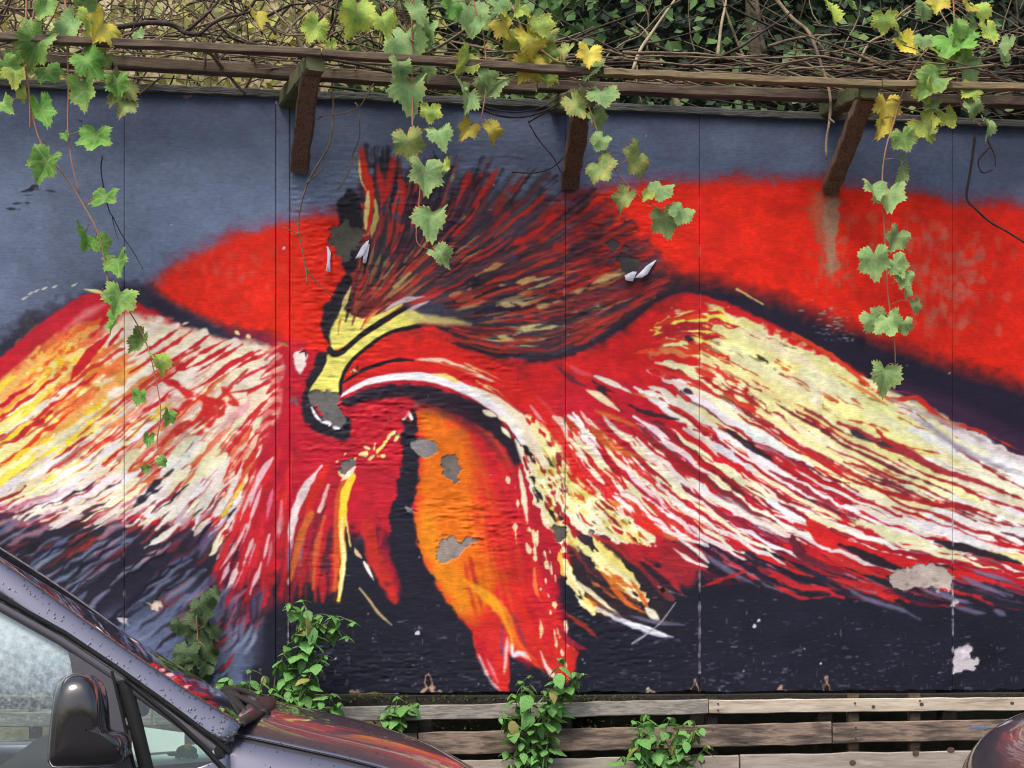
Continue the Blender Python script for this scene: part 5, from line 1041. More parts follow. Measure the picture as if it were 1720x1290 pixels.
leaf_cloud(5200, ((640, 2700), (-1500, -330), (-1.9, -.25)), (.10, .2), M['ivy'], 'tree_canopy', 'dark tree foliage overhanging the bank behind the wall', 'foliage', 6, .8)  # unseen crown over the trunks, added to shade the ivy
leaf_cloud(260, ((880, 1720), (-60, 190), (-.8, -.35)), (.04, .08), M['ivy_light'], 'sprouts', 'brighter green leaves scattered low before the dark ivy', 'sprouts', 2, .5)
leaf_cloud(5200, ((-700, 720), (-420, 165), (-1.5, -.5)), (.03, .085), M['dry_leaf'], 'dry_leaves', 'tan dead leaves caught in the thicket behind the wall', 'dry leaves', 3, .3)
leaf_cloud(4200, ((-700, 900), (-420, 165), (-1.3, -.25)), (.03, .085), M['yellow_leaf'], 'yellow_leaves', 'yellow green leaves showing through the thicket', 'leaves', 4, .3)
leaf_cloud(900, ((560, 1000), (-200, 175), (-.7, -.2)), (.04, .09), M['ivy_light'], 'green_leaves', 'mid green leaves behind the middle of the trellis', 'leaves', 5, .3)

def wander(r, p, d, n, step, jit, pull=(0, 0, 0)):
    pts = [p]; d = d.normalized()
    for i in range(n):
        d = (d + Vector((r.normal(), r.normal(), r.normal())) * jit + Vector(pull)).normalized(); p = p + d * step; pts.append(p)
    return pts
def twig_mass(n, box, dirs, rad, step, name, label, mat, seed, nn=(5, 10), jit=.28):
    r = np.random.default_rng(seed); mb = MB()
    for i in range(n):
        p = wp(r.uniform(*box[0]), r.uniform(*box[1]), r.uniform(*box[2]))
        d = dirs(r); k = int(r.integers(*nn)); pts = wander(r, p, d, k, step * r.uniform(.6, 1.3), jit)
        cut = next((j for j, q in enumerate(pts) if (q - WA).dot(WN) > -.06 and q.z < WALL_Z1 + .03), None)
        if cut is not None:
            if cut < 3: continue
            pts = pts[:cut]; k = len(pts) - 1
        r0 = r.uniform(*rad); mb.add(*tube_geo(pts, [r0 * (1 - .6 * j / k) for j in range(k + 1)], 4, False))
    o = mb.build(name, M[mat], None, True); return tag(o, label, 'twigs', kind='stuff')
along = lambda r: WE * r.choice((-1, 1)) + Vector((0, r.normal() * .15, r.normal() * .25))
anyd = lambda r: Vector((r.normal(), r.normal() * .5, r.normal() * .9))
twig_mass(330, ((-300, 760), (-60, 150), (-.5, .45)), anyd, (.0025, .007), .07, 'thicket_twigs', 'dense brown tangle of dead vine twigs over the trellis', 'twig', 11)
twig_mass(170, ((-300, 760), (-60, 130), (-.6, .3)), anyd, (.0025, .008), .07, 'dark_thicket_twigs', 'dark criss-crossing twigs deeper in the thicket', 'twig_dark', 12)
twig_mass(330, ((-300, 2000), (88, 152), (.0, .58)), along, (.003, .008), .09, 'trellis_twigs', 'old vine canes lying lengthwise along the trellis rails', 'twig', 13, jit=.06)
twig_mass(170, ((700, 2000), (95, 175), (-.35, .3)), along, (.003, .009), .09, 'trellis_canes', 'dark canes lying behind the rails on the wall head', 'twig_dark', 14, jit=.06)
twig_mass(90, ((760, 1900), (-80, 130), (-.7, -.1)), anyd, (.002, .006), .08, 'loose_twigs', 'thin grey twigs reaching up before the ivy', 'twig', 15)

# single branches one can pick out before the ivy
def branch_thing(name, label, paths, mat, group=None, rad=(.009, .004)):
    e = empty(name, wp(paths[0][0][0], paths[0][0][1], paths[0][0][2])); tag(e, label, 'branch', group)
    for p in paths:
        pts = smooth_pts([wp(*q) for q in p], 4); n = len(pts)
        k = .65 if p is not paths[0] else 1
        v, f = tube_geo(pts, [k * (rad[0] + (rad[1] - rad[0]) * i / (n - 1)) * random.uniform(.9, 1.1) for i in range(n)], 7); ob('stem', v, f, M[mat], e, True)
    return e
branch_thing('slanting_branch', 'pale straight branch slanting up from the rail into dark ivy', [[(1063, 118, .2), (1075, 85, .15), (1090, 62, .1), (1112, 30, .0), (1140, -10, -.1), (1170, -60, -.2)], [(1090, 62, .1), (1082, 50, .1), (1070, 40, .1)]], 'twig_pale')
branch_thing('upright_branch', 'thin upright pale branch standing behind the rail at mid right', [[(1206, 100, .0), (1207, 80, .0), (1212, 40, -.05), (1219, 5, -.1), (1224, -40, -.15)]], 'twig_pale')
branch_thing('forked_branch', 'forked grey branch crossing others above the rail', [[(1255, 110, -.1), (1240, 75, -.1), (1225, 35, -.1), (1212, -5, -.15)], [(1240, 75, -.1), (1252, 60, -.1), (1280, 52, -.1)]], 'twig', rad=(.008, .004))
branch_thing('ivy_trunk', 'mossy brown trunk rising through the ivy', [[(1275, 130, -.5), (1268, 80, -.5), (1264, 30, -.55), (1262, -60, -.6), (1262, -200, -.7)]], 'bark', rad=(.035, .03))
branch_thing('thin_trunk', 'slim leaning trunk beside the mossy one', [[(1285, 90, -.3), (1276, 50, -.3), (1272, 10, -.3), (1266, -60, -.4)]], 'bark', rad=(.013, .01))
branch_thing('arching_branch', 'long grey branch arching down over the right rail', [[(1305, 0, .1), (1330, 30, .15), (1355, 50, .2), (1368, 75, .25), (1380, 110, .3), (1390, 140, .38), (1395, 170, .45), (1393, 205, .48), (1388, 235, .48), (1388, 268, .48)], [(1393, 200, .48), (1402, 206, .5)], [(1368, 75, .25), (1378, 62, .25), (1400, 58, .25)]], 'twig', rad=(.009, .005))
branch_thing('low_arch_twig', 'thin arching twig looping over the rail by the strut', [[(1290, 125, .3), (1320, 110, .3), (1345, 103, .3), (1370, 115, .32), (1395, 128, .35), (1415, 138, .4)], [(1395, 118, .3), (1410, 112, .3), (1430, 112, .3), (1450, 126, .3)]], 'twig', rad=(.006, .003))
branch_thing('bent_twig', 'bent brown twig leaning beside yellow leaves', [[(1440, 110, .1), (1455, 80, .1), (1465, 68, .1), (1485, 58, .1), (1500, 40, .1), (1530, 18, .1)]], 'twig_pale', rad=(.006, .004))
branch_thing('cut_stub', 'short cut tan branch stub behind the wall head', [[(1143, 192, -.12), (1136, 172, -.12), (1128, 158, -.12)]], 'twig_pale', rad=(.016, .015))
branch_thing('crossing_branch', 'grey branch running level above the right rail', [[(1290, 78, .0), (1330, 66, .0), (1370, 60, .0), (1412, 58, .0)], [(1365, 62, 0), (1385, 85, 0), (1392, 100, 0)]], 'twig', rad=(.008, .004))
branch_thing('hooked_cane', 'black hooked cane dangling before the wall at far right', [[(1638, 226, .25), (1634, 260, .25), (1628, 300, .25), (1624, 333, .25), (1640, 352, .25), (1662, 372, .25), (1690, 388, .25), (1722, 408, .25)], [(1656, 230, .25), (1664, 246, .25), (1671, 262, .25), (1672, 278, .25)], [(1664, 246, .25), (1652, 258, .25), (1643, 272, .25), (1650, 290, .25), (1668, 285, .25)]], 'twig_dark', rad=(.007, .004))
branch_thing('dangling_cane', 'thin bare cane dangling over the cover strip and crest', [[(556, 150, .35), (560, 175, .33), (558, 215, .3), (552, 245, .28), (538, 270, .25), (520, 300, .2), (508, 335, .15), (502, 365, .12), (503, 395, .1), (509, 425, .1), (514, 455, .1), (516, 478, .1)],
              [(503, 395, .1), (490, 388, .1), (476, 382, .1)], [(535, 195, .33), (550, 193, .33), (578, 190, .33), (603, 180, .35), (616, 160, .38), (628, 140, .4)], [(603, 180, .35), (596, 172, .35)], [(534, 200, .32), (546, 192, .32)], [(600, 285, .12), (592, 262, .12), (604, 230, .2), (603, 190, .25)], [(568, 318, .1), (580, 300, .1), (600, 255, .12)], [(512, 310, .2), (535, 290, .2), (552, 268, .2)], [(514, 450, .1), (530, 472, .08), (560, 500, .05)]], 'twig', rad=(.0048, .003))
branch_thing('hair_tendril', 'fine black tendril hanging from the left vine over blue paint', [[(172, 262, .3), (170, 290, .25), (182, 350, .2), (190, 365, .15), (205, 395, .1), (225, 425, .08), (240, 452, .06)], [(188, 362, .2), (193, 385, .15), (199, 402, .12)]], 'twig_dark', rad=(.0028, .0014))
branch_thing('slack_cable', 'dark slack cables sagging under the trellis beside the middle strut', [[(800, 178, .2), (830, 192, .2), (870, 197, .2), (905, 190, .2), (940, 172, .2), (965, 145, .2)], [(795, 170, .2), (830, 184, .2), (875, 188, .2), (915, 178, .2), (950, 155, .2)], [(887, 206, .1), (915, 190, .12), (945, 178, .15)], [(889, 208, .1), (905, 235, .1), (930, 265, .1), (945, 290, .1), (958, 262, .14), (960, 235, .15), (956, 215, .18)], [(860, 289, .06), (900, 290, .06), (930, 280, .08), (955, 255, .12)]], 'twig_dark', rad=(.005, .004))
branch_thing('leaning_cane', 'brown cane crossing from the left rail down to the wall top', [[(350, 85, .3), (370, 110, .2), (395, 140, .1), (412, 158, .05)], [(235, 158, .05), (258, 140, .1), (275, 125, .2)]], 'twig', rad=(.008, .006))
branch_thing('thick_left_cane', 'thick old cane lying above the left rail', [[(195, 46, .4), (225, 42, .4), (255, 38, .4), (290, 42, .4), (310, 55, .4), (335, 58, .4)], [(310, 55, .4), (340, 30, .4), (360, 10, .4), (380, -20, .4)], [(335, 58, .4), (365, 35, .38), (420, 20, .35)]], 'twig_dark', rad=(.012, .008))
# ---------------------------------------------------------------- leaves
def grape_leaf_mesh(name, mat, seed, lobes=1.0, narrow=1.0, fold=.25):
    """toothed, five-lobed vine leaf about 1 unit across, hanging tip down (-Z), face towards -Y, stalk at the origin"""
    r = random.Random(seed); n = 58; out = []
    for k in range(n):
        a = 2 * math.pi * k / n                    # 0 = tip (down)
        d = ((a + math.pi) % (2 * math.pi)) - math.pi
        rad = .40
        for c, w, h in ((0, .42, .36), (1.05, .40, .27), (-1.05, .40, .27), (2.05, .42, .20), (-2.05, .42, .20)):
            q = (d - c + math.pi) % (2 * math.pi) - math.pi
            rad = max(rad, .40 + h * .62 * lobes * math.exp(-(q / w) ** 2))
        rad *= 1 + .075 * (1 if k % 2 else -1) + r.uniform(-.04, .04)
        if abs(abs(d) - math.pi) < .32: rad *= .35 + abs(abs(d) - math.pi)      # notch at the stalk
        out.append((math.sin(d) * rad * narrow, -.18 - math.cos(d) * rad))
    V = []; ph = r.uniform(0, 6)
    def zof(x, z):
        return -fold * abs(x) * .55 + .10 * math.sin(5 * x + ph) * abs(z) + (.55 if seed % 5 == 0 else .3) * (z + .2) ** 2 * (1 if seed % 2 else -.6) + .05 * math.sin(8 * z + ph) + .04 * math.sin(11 * x - ph)
    cx, cz = 0, -.18
    V.append((cx, zof(cx, cz), cz))
    for s in (.38, .72, 1.0):
        for x, z in out:
            X = cx + (x - cx) * s; Zz = cz + (z - cz) * s
            V.append((X, zof(X, Zz) + (r.uniform(-.03, .03) if s == 1 else 0), Zz))
    F = [(0, 1 + k, 1 + (k + 1) % n) for k in range(n)]
    for j in range(2):
        for k in range(n):
            a = 1 + j * n + k; b = 1 + j * n + (k + 1) % n; F.append((a, a + n, b + n, b))
    me = mesh(name, V, F, mat, True)
    lm = np.zeros((len(V), 4), np.float32); lm[:, 3] = 1
    for j, e in enumerate((.0, .25, 1.0)): lm[1 + j * n:1 + (j + 1) * n, 0] = e
    for c in (0, 1.05, -1.05, 2.05, -2.05):
        k = int(round((c % (2 * math.pi)) / (2 * math.pi) * n)) % n
        for j, e in enumerate((1, .9, .3)): lm[1 + j * n + k, 1] = e
    lm[0, 1] = 1
    at = me.color_attributes.new('leafmap', 'FLOAT_COLOR', 'POINT'); at.data.foreach_set('color', lm.ravel())
    return me
LEAF = {}
for K_, mt, sd in (('g', 'leaf_green', 1), ('h', 'leaf_deep', 11), ('p', 'leaf_pale', 21), ('y', 'leaf_lime', 31), ('a', 'leaf_yellow', 41), ('b', 'leaf_autumn', 51)):
    for q in range(5):      # broad, deep-cut, folded, narrow, curled
        LEAF['%s%d' % (K_, q)] = grape_leaf_mesh('vine_leaf', M[mt], sd + q, (.8, 1.25, 1.0, .9, 1.1)[q], (1, 1.05, .9, .62, .85)[q], (.15, .3, .7, 1.0, .9)[q])
def put_leaf(parent, me, p, size, yaw, pitch, roll, name='leaf'):
    o = bpy.data.objects.new(name, me); COL.objects.link(o); o.parent = parent; o.location = Vector(p) - parent.location
    o.rotation_euler = (pitch, roll, WYAW + yaw); o.scale = (size,) * 3
    return o
def vine(label, stems, leaves, out, seed, group=None):
    r = random.Random(seed)
    e = empty('grape_vine', wp(stems[0][0][0], stems[0][0][1], out)); tag(e, label, 'vine', group)
    pts_all = []
    for s in stems:
        pts = smooth_pts([wp(x, y, out + r.uniform(-.01, .01)) for x, y in s], 5); n = len(pts)
        v, f = tube_geo(pts, [.0042 - .002 * i / n for i in range(n)], 6); ob('stem', v, f, M['shoot'], e, True); pts_all += pts
    for x, y, s, k in leaves:
        key = r.choice([q for q in LEAF if q[0] == k[0] or (k[0] == 'g' and q[0] == 'h')])
        o = out + r.uniform(-.05, .06)
        size = s * 1.14 / FPX * 6.35
        c = wp(x, y - s * .22, o)
        put_leaf(e, LEAF[key], c, size, r.uniform(-.8, .8), r.uniform(-.7, .25), r.uniform(-.7, .7))
        # petiole from the nearest point of the shoot
        q = min(pts_all, key=lambda w: (w - c).length)
        if .004 < (q - c).length < .22:
            mid = (q + c) / 2 + Vector((0, 0, .012)); v, f = tube_geo([q, mid, c], [.0018, .0015, .0012], 5); ob('petiole', v, f, M['shoot'], e, True)
    return e
vine('leafy green vine hanging longest down the left of the wall', [[(108, -40), (112, 60), (115, 150), (114, 215), (120, 270), (133, 325)], [(45, -30), (44, 120), (60, 215), (78, 255), (112, 300), (140, 345), (165, 392), (178, 450), (185, 490), (215, 520), (243, 570), (258, 620), (270, 690), (264, 740), (270, 772)], [(44, 120), (50, 170), (50, 220)]],
     [(78, 14, 48, 'g'), (125, 42, 60, 'p'), (70, 72, 66, 'g'), (140, 6, 46, 'g'), (175, 52, 58, 'a'), (150, 30, 40, 'y'), (140, 105, 52, 'g'), (138, 152, 64, 'g'), (78, 125, 42, 'g'), (66, 185, 54, 'h3'), (28, 125, 40, 'y'), (5, 110, 42, 'g'), (208, 150, 56, 'b'), (215, 178, 36, 'b'), (196, 140, 40, 'h2'), (178, 98, 36, 'b'), (162, 232, 46, 'g'), (84, 273, 54, 'h2'),
      (180, 335, 42, 'h3'), (143, 402, 50, 'h2'), (160, 410, 38, 'g'), (197, 443, 46, 'h2'), (203, 502, 54, 'g'), (197, 538, 46, 'h2'), (242, 572, 46, 'g'), (262, 608, 38, 'y'), (235, 664, 28, 'h3'), (283, 698, 27, 'h3'), (250, 738, 26, 'h3'), (269, 774, 18, 'h3'), (244, 786, 14, 'h3'), (3, 178, 34, 'g'), (20, 95, 34, 'g'), (108, 228, 16, 'h3'), (35, 155, 26, 'y')], .46, 1)
vine('pale green vine hanging in the middle before the crest', [[(692, -30), (692, 60), (693, 160), (693, 215), (700, 262), (706, 300), (703, 350), (700, 405), (722, 420)]],
     [(600, 20, 60, 'y'), (640, 36, 42, 'y'), (535, 46, 44, 'y'), (695, 18, 46, 'p'), (680, 70, 76, 'p1'), (722, 50, 44, 'p'), (668, 110, 40, 'p'), (716, 112, 40, 'p'), (690, 148, 66, 'p0'), (683, 238, 52, 'b0'), (735, 228, 44, 'p2'), (722, 186, 30, 'y1'), (712, 292, 60, 'p1'), (726, 368, 60, 'p0'), (731, 430, 40, 'p2'), (745, 278, 20, 'y1'), (430, 32, 36, 'a'), (556, 75, 22, 'y'), (230, 58, 22, 'p')], .47, 2)
vine('yellowing vine with small leaves just right of the middle vine', [[(788, -30), (800, 20), (812, 60), (817, 130), (810, 190), (800, 212)], [(840, 0), (850, 40), (858, 80)]],
     [(785, 22, 62, 'p'), (808, 44, 36, 'p'), (842, 44, 42, 'a'), (852, 68, 44, 'y'), (788, 100, 46, 'y0'), (808, 122, 34, 'p'), (836, 148, 56, 'p1'), (788, 168, 56, 'p0'), (791, 218, 36, 'a1'), (824, 218, 40, 'a0'), (760, 12, 40, 'g'), (830, 10, 40, 'p'), (770, 145, 34, 'p')], .48, 3)
vine('brown-edged turning vine trailing down onto the red disc', [[(860, 10), (885, 60), (930, 100), (955, 110), (975, 145), (990, 182), (1003, 220), (1020, 262), (1045, 300), (1080, 335), (1108, 352)]],
     [(875, 18, 38, 'y'), (886, 66, 56, 'a'), (894, 108, 58, 'a0'), (915, 88, 42, 'y'), (942, 98, 30, 'g'), (956, 84, 28, 'b'), (990, 92, 42, 'a'), (1001, 116, 48, 'p0'), (920, 130, 36, 'y'), (960, 178, 52, 'b0'), (1010, 162, 44, 'p'), (998, 198, 34, 'p'), (1013, 236, 32, 'p'), (1004, 285, 50, 'b0'), (1074, 270, 56, 'b0'), (1112, 320, 42, 'p'), (1056, 332, 40, 'b1'), (1114, 368, 50, 'p1'), (1148, 358, 40, 'p0'), (1090, 330, 22, 'y'), (925, 60, 36, 'b'), (905, 40, 36, 'y')], .49, 4)
vine('full green vine with yellow clusters hanging at the right', [[(1600, -40), (1604, 60), (1608, 130), (1612, 170), (1632, 196), (1648, 212)], [(1560, 80), (1540, 105), (1515, 160), (1500, 210), (1488, 250), (1482, 300), (1485, 380), (1490, 460), (1492, 500), (1502, 570), (1504, 612)], [(1530, 10), (1510, 25), (1495, 45)]],
     [(1388, 22, 62, 'y0'), (1420, 6, 36, 'g'), (1485, 32, 34, 'y'), (1503, 52, 50, 'y'), (1518, 82, 54, 'a1'), (1550, 14, 42, 'p'), (1578, 6, 42, 'a'), (1620, 8, 46, 'a'), (1550, 68, 30, 'p'), (1592, 78, 66, 'g0'), (1566, 88, 38, 'y'), (1625, 54, 50, 'p'), (1657, 52, 42, 'y1'), (1695, 75, 36, 'p'), (1680, 92, 32, 'p'), (1623, 112, 60, 'p1'), (1578, 142, 62, 'g1'), (1548, 148, 38, 'y'), (1562, 176, 40, 'p'), (1634, 156, 38, 'y'), (1628, 182, 36, 'p'), (1588, 200, 46, 'y1'), (1654, 212, 38, 'p'), (1546, 214, 50, 'y0'), (1566, 218, 32, 'b'), (1488, 180, 50, 'a0'), (1484, 208, 42, 'a1'), (1515, 232, 42, 'g'), (1516, 286, 54, 'p2'), (1465, 322, 46, 'p'), (1494, 330, 56, 'p1'), (1509, 400, 44, 'p2'), (1468, 436, 54, 'p0'), (1500, 446, 40, 'p'), (1520, 466, 32, 'p2'), (1522, 486, 32, 'p2'), (1535, 512, 28, 'p2'), (1463, 538, 48, 'p0'), (1490, 542, 42, 'p'), (1518, 545, 30, 'p'), (1486, 630, 56, 'p1'), (1640, 20, 40, 'y'), (1605, 45, 44, 'g'), (1570, 115, 40, 'g'), (1610, 95, 38, 'y')], .46, 5)

# ---------------------------------------------------------------- nettles and other weeds in front of the planks
def nettle_mesh(name, mat, seed, wide=.34):
    r = random.Random(seed); n = 9; V = []; F = []
    for i in range(n):
        t = i / (n - 1); w = wide * math.sin(math.pi * t ** .75) ** .9 * (1 + .12 * (i % 2)); bend = -(.2 + .1 * (seed % 4)) * t * t
        V += [(-w, t, bend - .10 * w), (0, t, bend), (w, t, bend - .10 * w)]
    V = [(x, y, z + .05 * w2) for (x, y, z), w2 in zip(V, [r.uniform(-1, 1) * .4 for _ in V])]
    for i in range(n - 1):
        for s in range(2):
            F.append((i * 3 + s, i * 3 + s + 1, (i + 1) * 3 + s + 1, (i + 1) * 3 + s))
    return mesh(name, V, F, mat, True)
NET = [nettle_mesh('weed_leaf', M['nettle'], s, w) for s, w in ((1, .32), (2, .36), (3, .26), (4, .3), (5, .34), (6, .24))] * 2 + [nettle_mesh('weed_leaf', M['nettle_old'], 7, .26)]
def weed(name, label, base, stems, leaf, meshes, out, seed, cat='plant', group=None, spacing=.05, top=.55, stem_mat='nettle_stem'):
    """stems: lists of photo points from top to the lowest one seen; they are carried on down to the ground at `base`"""
    r = random.Random(seed); b = wp(base[0], base[1], out); b.z = 0
    e = empty(name, b); tag(e, label, cat, group)
    more = [[(x + dx + r.uniform(-5, 5), y + dy + r.uniform(-5, 5)) for x, y in s] for s in stems for dx, dy in ((r.choice((-1, 1)) * r.uniform(8, 18), r.uniform(4, 26)),)]
    for s in stems + more:
        pts = [wp(x, y, out + r.uniform(-.06, .06)) for x, y in s]
        pts.append((pts[-1] + b) / 2 + Vector((r.uniform(-.04, .04), r.uniform(-.02, .02), 0))); pts.append(b + Vector((r.uniform(-.03, .03), r.uniform(-.03, .02), 0)))
        pts = smooth_pts(pts, 5); n = len(pts)
        v, f = tube_geo(pts, [.0016 + .003 * i / n for i in range(n)], 6); ob('stem', v, f, M[stem_mat], e, True)
        run = 0; k = 0; nxt = 0
        for i in range(n - 1):
            seg = (pts[i + 1] - pts[i]).length; run += seg
            if run > top + .1: break
            while nxt < run:
                f_ = 1 - (run - nxt) / max(seg, 1e-6); p = pts[i].lerp(pts[i + 1], max(0, min(1, f_)))
                az = k * math.pi / 2 + r.uniform(-.4, .4)
                cnt = 2 if nxt > .004 else 4
                for q in range(cnt):
                    a = az + q * 2 * math.pi / cnt + r.uniform(-.25, .25)
                    # leaves on the wall side turn along it
                    sz = leaf * r.uniform(.55, 1.2) * (.55 if nxt < .03 else 1)
                    o = bpy.data.objects.new('leaf', r.choice(meshes)); COL.objects.link(o); o.parent = e; o.location = p - e.location
                    o.rotation_euler = (r.uniform(-1.0, .1) , r.uniform(-.45, .45), a); o.scale = (sz,) * 3
                k += 1; nxt += spacing * r.uniform(.8, 1.2)
    return e
weed('weed', 'tall nettle with arching tops beside the cover strip', (470, 1290), [[(560, 1035), (535, 1032), (515, 1045), (525, 1068), (500, 1100), (485, 1140), (478, 1190)], [(508, 1008), (515, 1030), (520, 1060), (495, 1105), (478, 1160)], [(592, 1045), (565, 1035), (545, 1050), (525, 1068)]], .072, NET, .20, 1, spacing=.04, top=.36)
weed('weed', 'bushy nettle clump between van bonnet and wall', (510, 1290), [[(545, 1100), (525, 1125), (515, 1160), (510, 1210)], [(495, 1110), (500, 1140), (505, 1200)], [(560, 1165), (540, 1180), (520, 1220)], [(525, 1190), (515, 1210)], [(470, 1150), (490, 1170), (505, 1210)]], .076, NET, .26, 2, spacing=.038, top=.26)
weed('weed', 'low nettle peeping over the windscreen wipers', (420, 1290), [[(385, 1140), (400, 1160), (410, 1200)], [(420, 1125), (420, 1150), (415, 1200)], [(445, 1135), (435, 1160), (425, 1210)], [(365, 1150), (385, 1165), (400, 1210)]], .08, NET, .30, 3, spacing=.04, top=.22)
weed('weed', 'small nettle on the top plank right of the bonnet', (660, 1290), [[(668, 1170), (665, 1185), (660, 1215)], [(700, 1180), (685, 1185), (668, 1210)], [(640, 1188), (645, 1200), (655, 1220)]], .07, NET, .10, 4, spacing=.038, top=.16)
weed('weed', 'large nettle covering the tail tip of the bird', (895, 1330), [[(942, 1105), (935, 1135), (925, 1165), (910, 1210), (900, 1270)], [(890, 1135), (890, 1165), (892, 1210), (895, 1270)], [(965, 1130), (945, 1150), (925, 1185), (905, 1240)], [(860, 1165), (870, 1190), (885, 1240)], [(840, 1205), (860, 1230), (880, 1270)], [(915, 1160), (910, 1190), (900, 1240)], [(850, 1262), (865, 1275), (880, 1300)], [(905, 1260), (900, 1280), (896, 1310)]], .07, NET, .16, 5, spacing=.038, top=.34)
weed('weed', 'broad nettle clump before the planks right of centre', (1105, 1340), [[(1085, 1200), (1088, 1225), (1095, 1280)], [(1160, 1210), (1140, 1230), (1115, 1290)], [(1125, 1205), (1118, 1230), (1110, 1290)], [(1060, 1255), (1075, 1270), (1095, 1310)], [(1170, 1225), (1150, 1250), (1120, 1300)], [(1100, 1235), (1102, 1260), (1104, 1310)], [(1130, 1265), (1120, 1285), (1110, 1320)], [(1075, 1230), (1085, 1255), (1098, 1310)]], .074, NET, .16, 6, spacing=.038, top=.26)
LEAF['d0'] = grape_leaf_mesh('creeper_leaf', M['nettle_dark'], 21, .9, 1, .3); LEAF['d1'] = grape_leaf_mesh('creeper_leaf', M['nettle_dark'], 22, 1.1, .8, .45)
vine('dull dark creeper clinging upright to the wall above the bonnet', [[(356, 995), (338, 1010), (330, 1040), (332, 1070), (322, 1100), (325, 1140), (328, 1190), (326, 1290), (326, 1480)]],
     [(358, 996, 26, 'd'), (336, 1016, 40, 'd'), (318, 1038, 38, 'd'), (346, 1040, 40, 'd'), (330, 1066, 46, 'd'), (303, 1050, 32, 'd'), (354, 1062, 30, 'd'), (316, 1098, 48, 'd'), (344, 1094, 40, 'd'), (334, 1130, 44, 'd'), (308, 1114, 36, 'd'), (350, 1118, 34, 'd'), (326, 1150, 36, 'd')], .05, 7)
# ---------------------------------------------------------------- vehicles
class Frame:
    def __init__(s, ox, oy, deg):
        s.o = Vector((ox, oy, 0)); a = math.radians(deg); s.f = Vector((math.cos(a), math.sin(a), 0)); s.l = Vector((-math.sin(a), math.cos(a), 0)); s.a = a
    def __call__(s, x, y, z): return s.o + s.f * x + s.l * y + Vector((0, 0, z))
def loft(fr, curves, nu=4, nv=4):
    """smooth sheet through a list of curves (local coordinates), resampled both ways"""
    rows = [smooth_pts([Vector(p) for p in c], nv) for c in curves]
    cols = list(zip(*rows)); cols = [smooth_pts(list(c), nu) for c in cols]
    rows = list(zip(*cols)); n, m = len(rows), len(rows[0])
    return [fr(*p) for r in rows for p in r], grid_faces(n, m)
def sheet(fr, name, curves, mat, parent, nu=4, nv=4, thick=.0):
    v, f = loft(fr, curves, nu, nv); o = ob(name, v, f, mat, parent, True)
    if thick:
        md = o.modifiers.new('thickness', 'SOLIDIFY'); md.thickness = thick; md.offset = 0
    return o
def poly_plate(fr, name, pts, yfun, mat, parent, thick=.006, smooth=False):
    """flat plate with the outline pts (x, z) lying on the car side y = yfun(z), given thickness outwards"""
    n = len(pts); A = [fr(x, yfun(z), z) for x, z in pts]; B = [fr(x, yfun(z) + thick, z) for x, z in pts]
    return ob(name, A + B, [tuple(range(n)), tuple(range(2 * n - 1, n - 1, -1))] + [(k, n + k, n + (k + 1) % n, (k + 1) % n) for k in range(n)], mat, parent, smooth)
def strip(fr, name, path, w, yfun, mat, parent, proud=-.004, thick=.012):
    """ribbon along path (x, z) on the side, w wide, standing proud of it"""
    V = []; n = len(path)
    for i, (x, z) in enumerate(path):
        x0, z0 = path[max(0, i - 1)]; x1, z1 = path[min(n - 1, i + 1)]
        tx, tz = x1 - x0, z1 - z0; l = math.hypot(tx, tz); nx, nz = -tz / l, tx / l
        for s, y in ((-1, 0), (-.8, -1), (.8, -1), (1, 0)):
            xx, zz = x + nx * w * .5 * s, z + nz * w * .5 * s
            V.append(fr(xx, yfun(zz) + proud * (1 if y else 0) + (thick if not y else 0) * .5, zz))
    F = [(i * 4 + k, (i + 1) * 4 + k, (i + 1) * 4 + k + 1, i * 4 + k + 1) for i in range(n - 1) for k in range(3)]
    return ob(name, V, F, mat, parent, True)
def wheel(fr, x, y, r, w, parent, side):
    t = MB(); n = 28
    prof = [(-w / 2, r * .68), (-w / 2, r * .93), (-w * .3, r), (w * .3, r), (w / 2, r * .93), (w / 2, r * .68)]
    V = []; F = []
    for k in range(n):
        a = 2 * math.pi * k / n
        for yy, rr_ in prof: V.append(fr(x + math.cos(a) * rr_, y + yy, r + math.sin(a) * rr_))
    m = len(prof)
    for k in range(n):
        for j in range(m - 1): F.append((k * m + j, k * m + j + 1, ((k + 1) % n) * m + j + 1, ((k + 1) % n) * m + j))
    c = empty('wheel', fr(x, y, r)); c.parent = parent; c.location = fr(x, y, r) - parent.location
    ob('tyre', V, F, M['rubber'], c, True)
    V = []; F = []
    for k in range(20):
        a = 2 * math.pi * k / 20
        for rr_, yy in ((r * .69, side * w * .45), (r * .60, side * w * .30), (r * (.22 if k % 4 else .5), side * w * .34)): V.append(fr(x + math.cos(a) * rr_, y + yy, r + math.sin(a) * rr_))
    for k in range(20):
        for j in range(2): F.append((k * 3 + j, k * 3 + j + 1, ((k + 1) % 20) * 3 + j + 1, ((k + 1) % 20) * 3 + j))
    F.append(tuple(k * 3 + 2 for k in range(20)))
    ob('rim', V, F, M['alloy'], c, True)

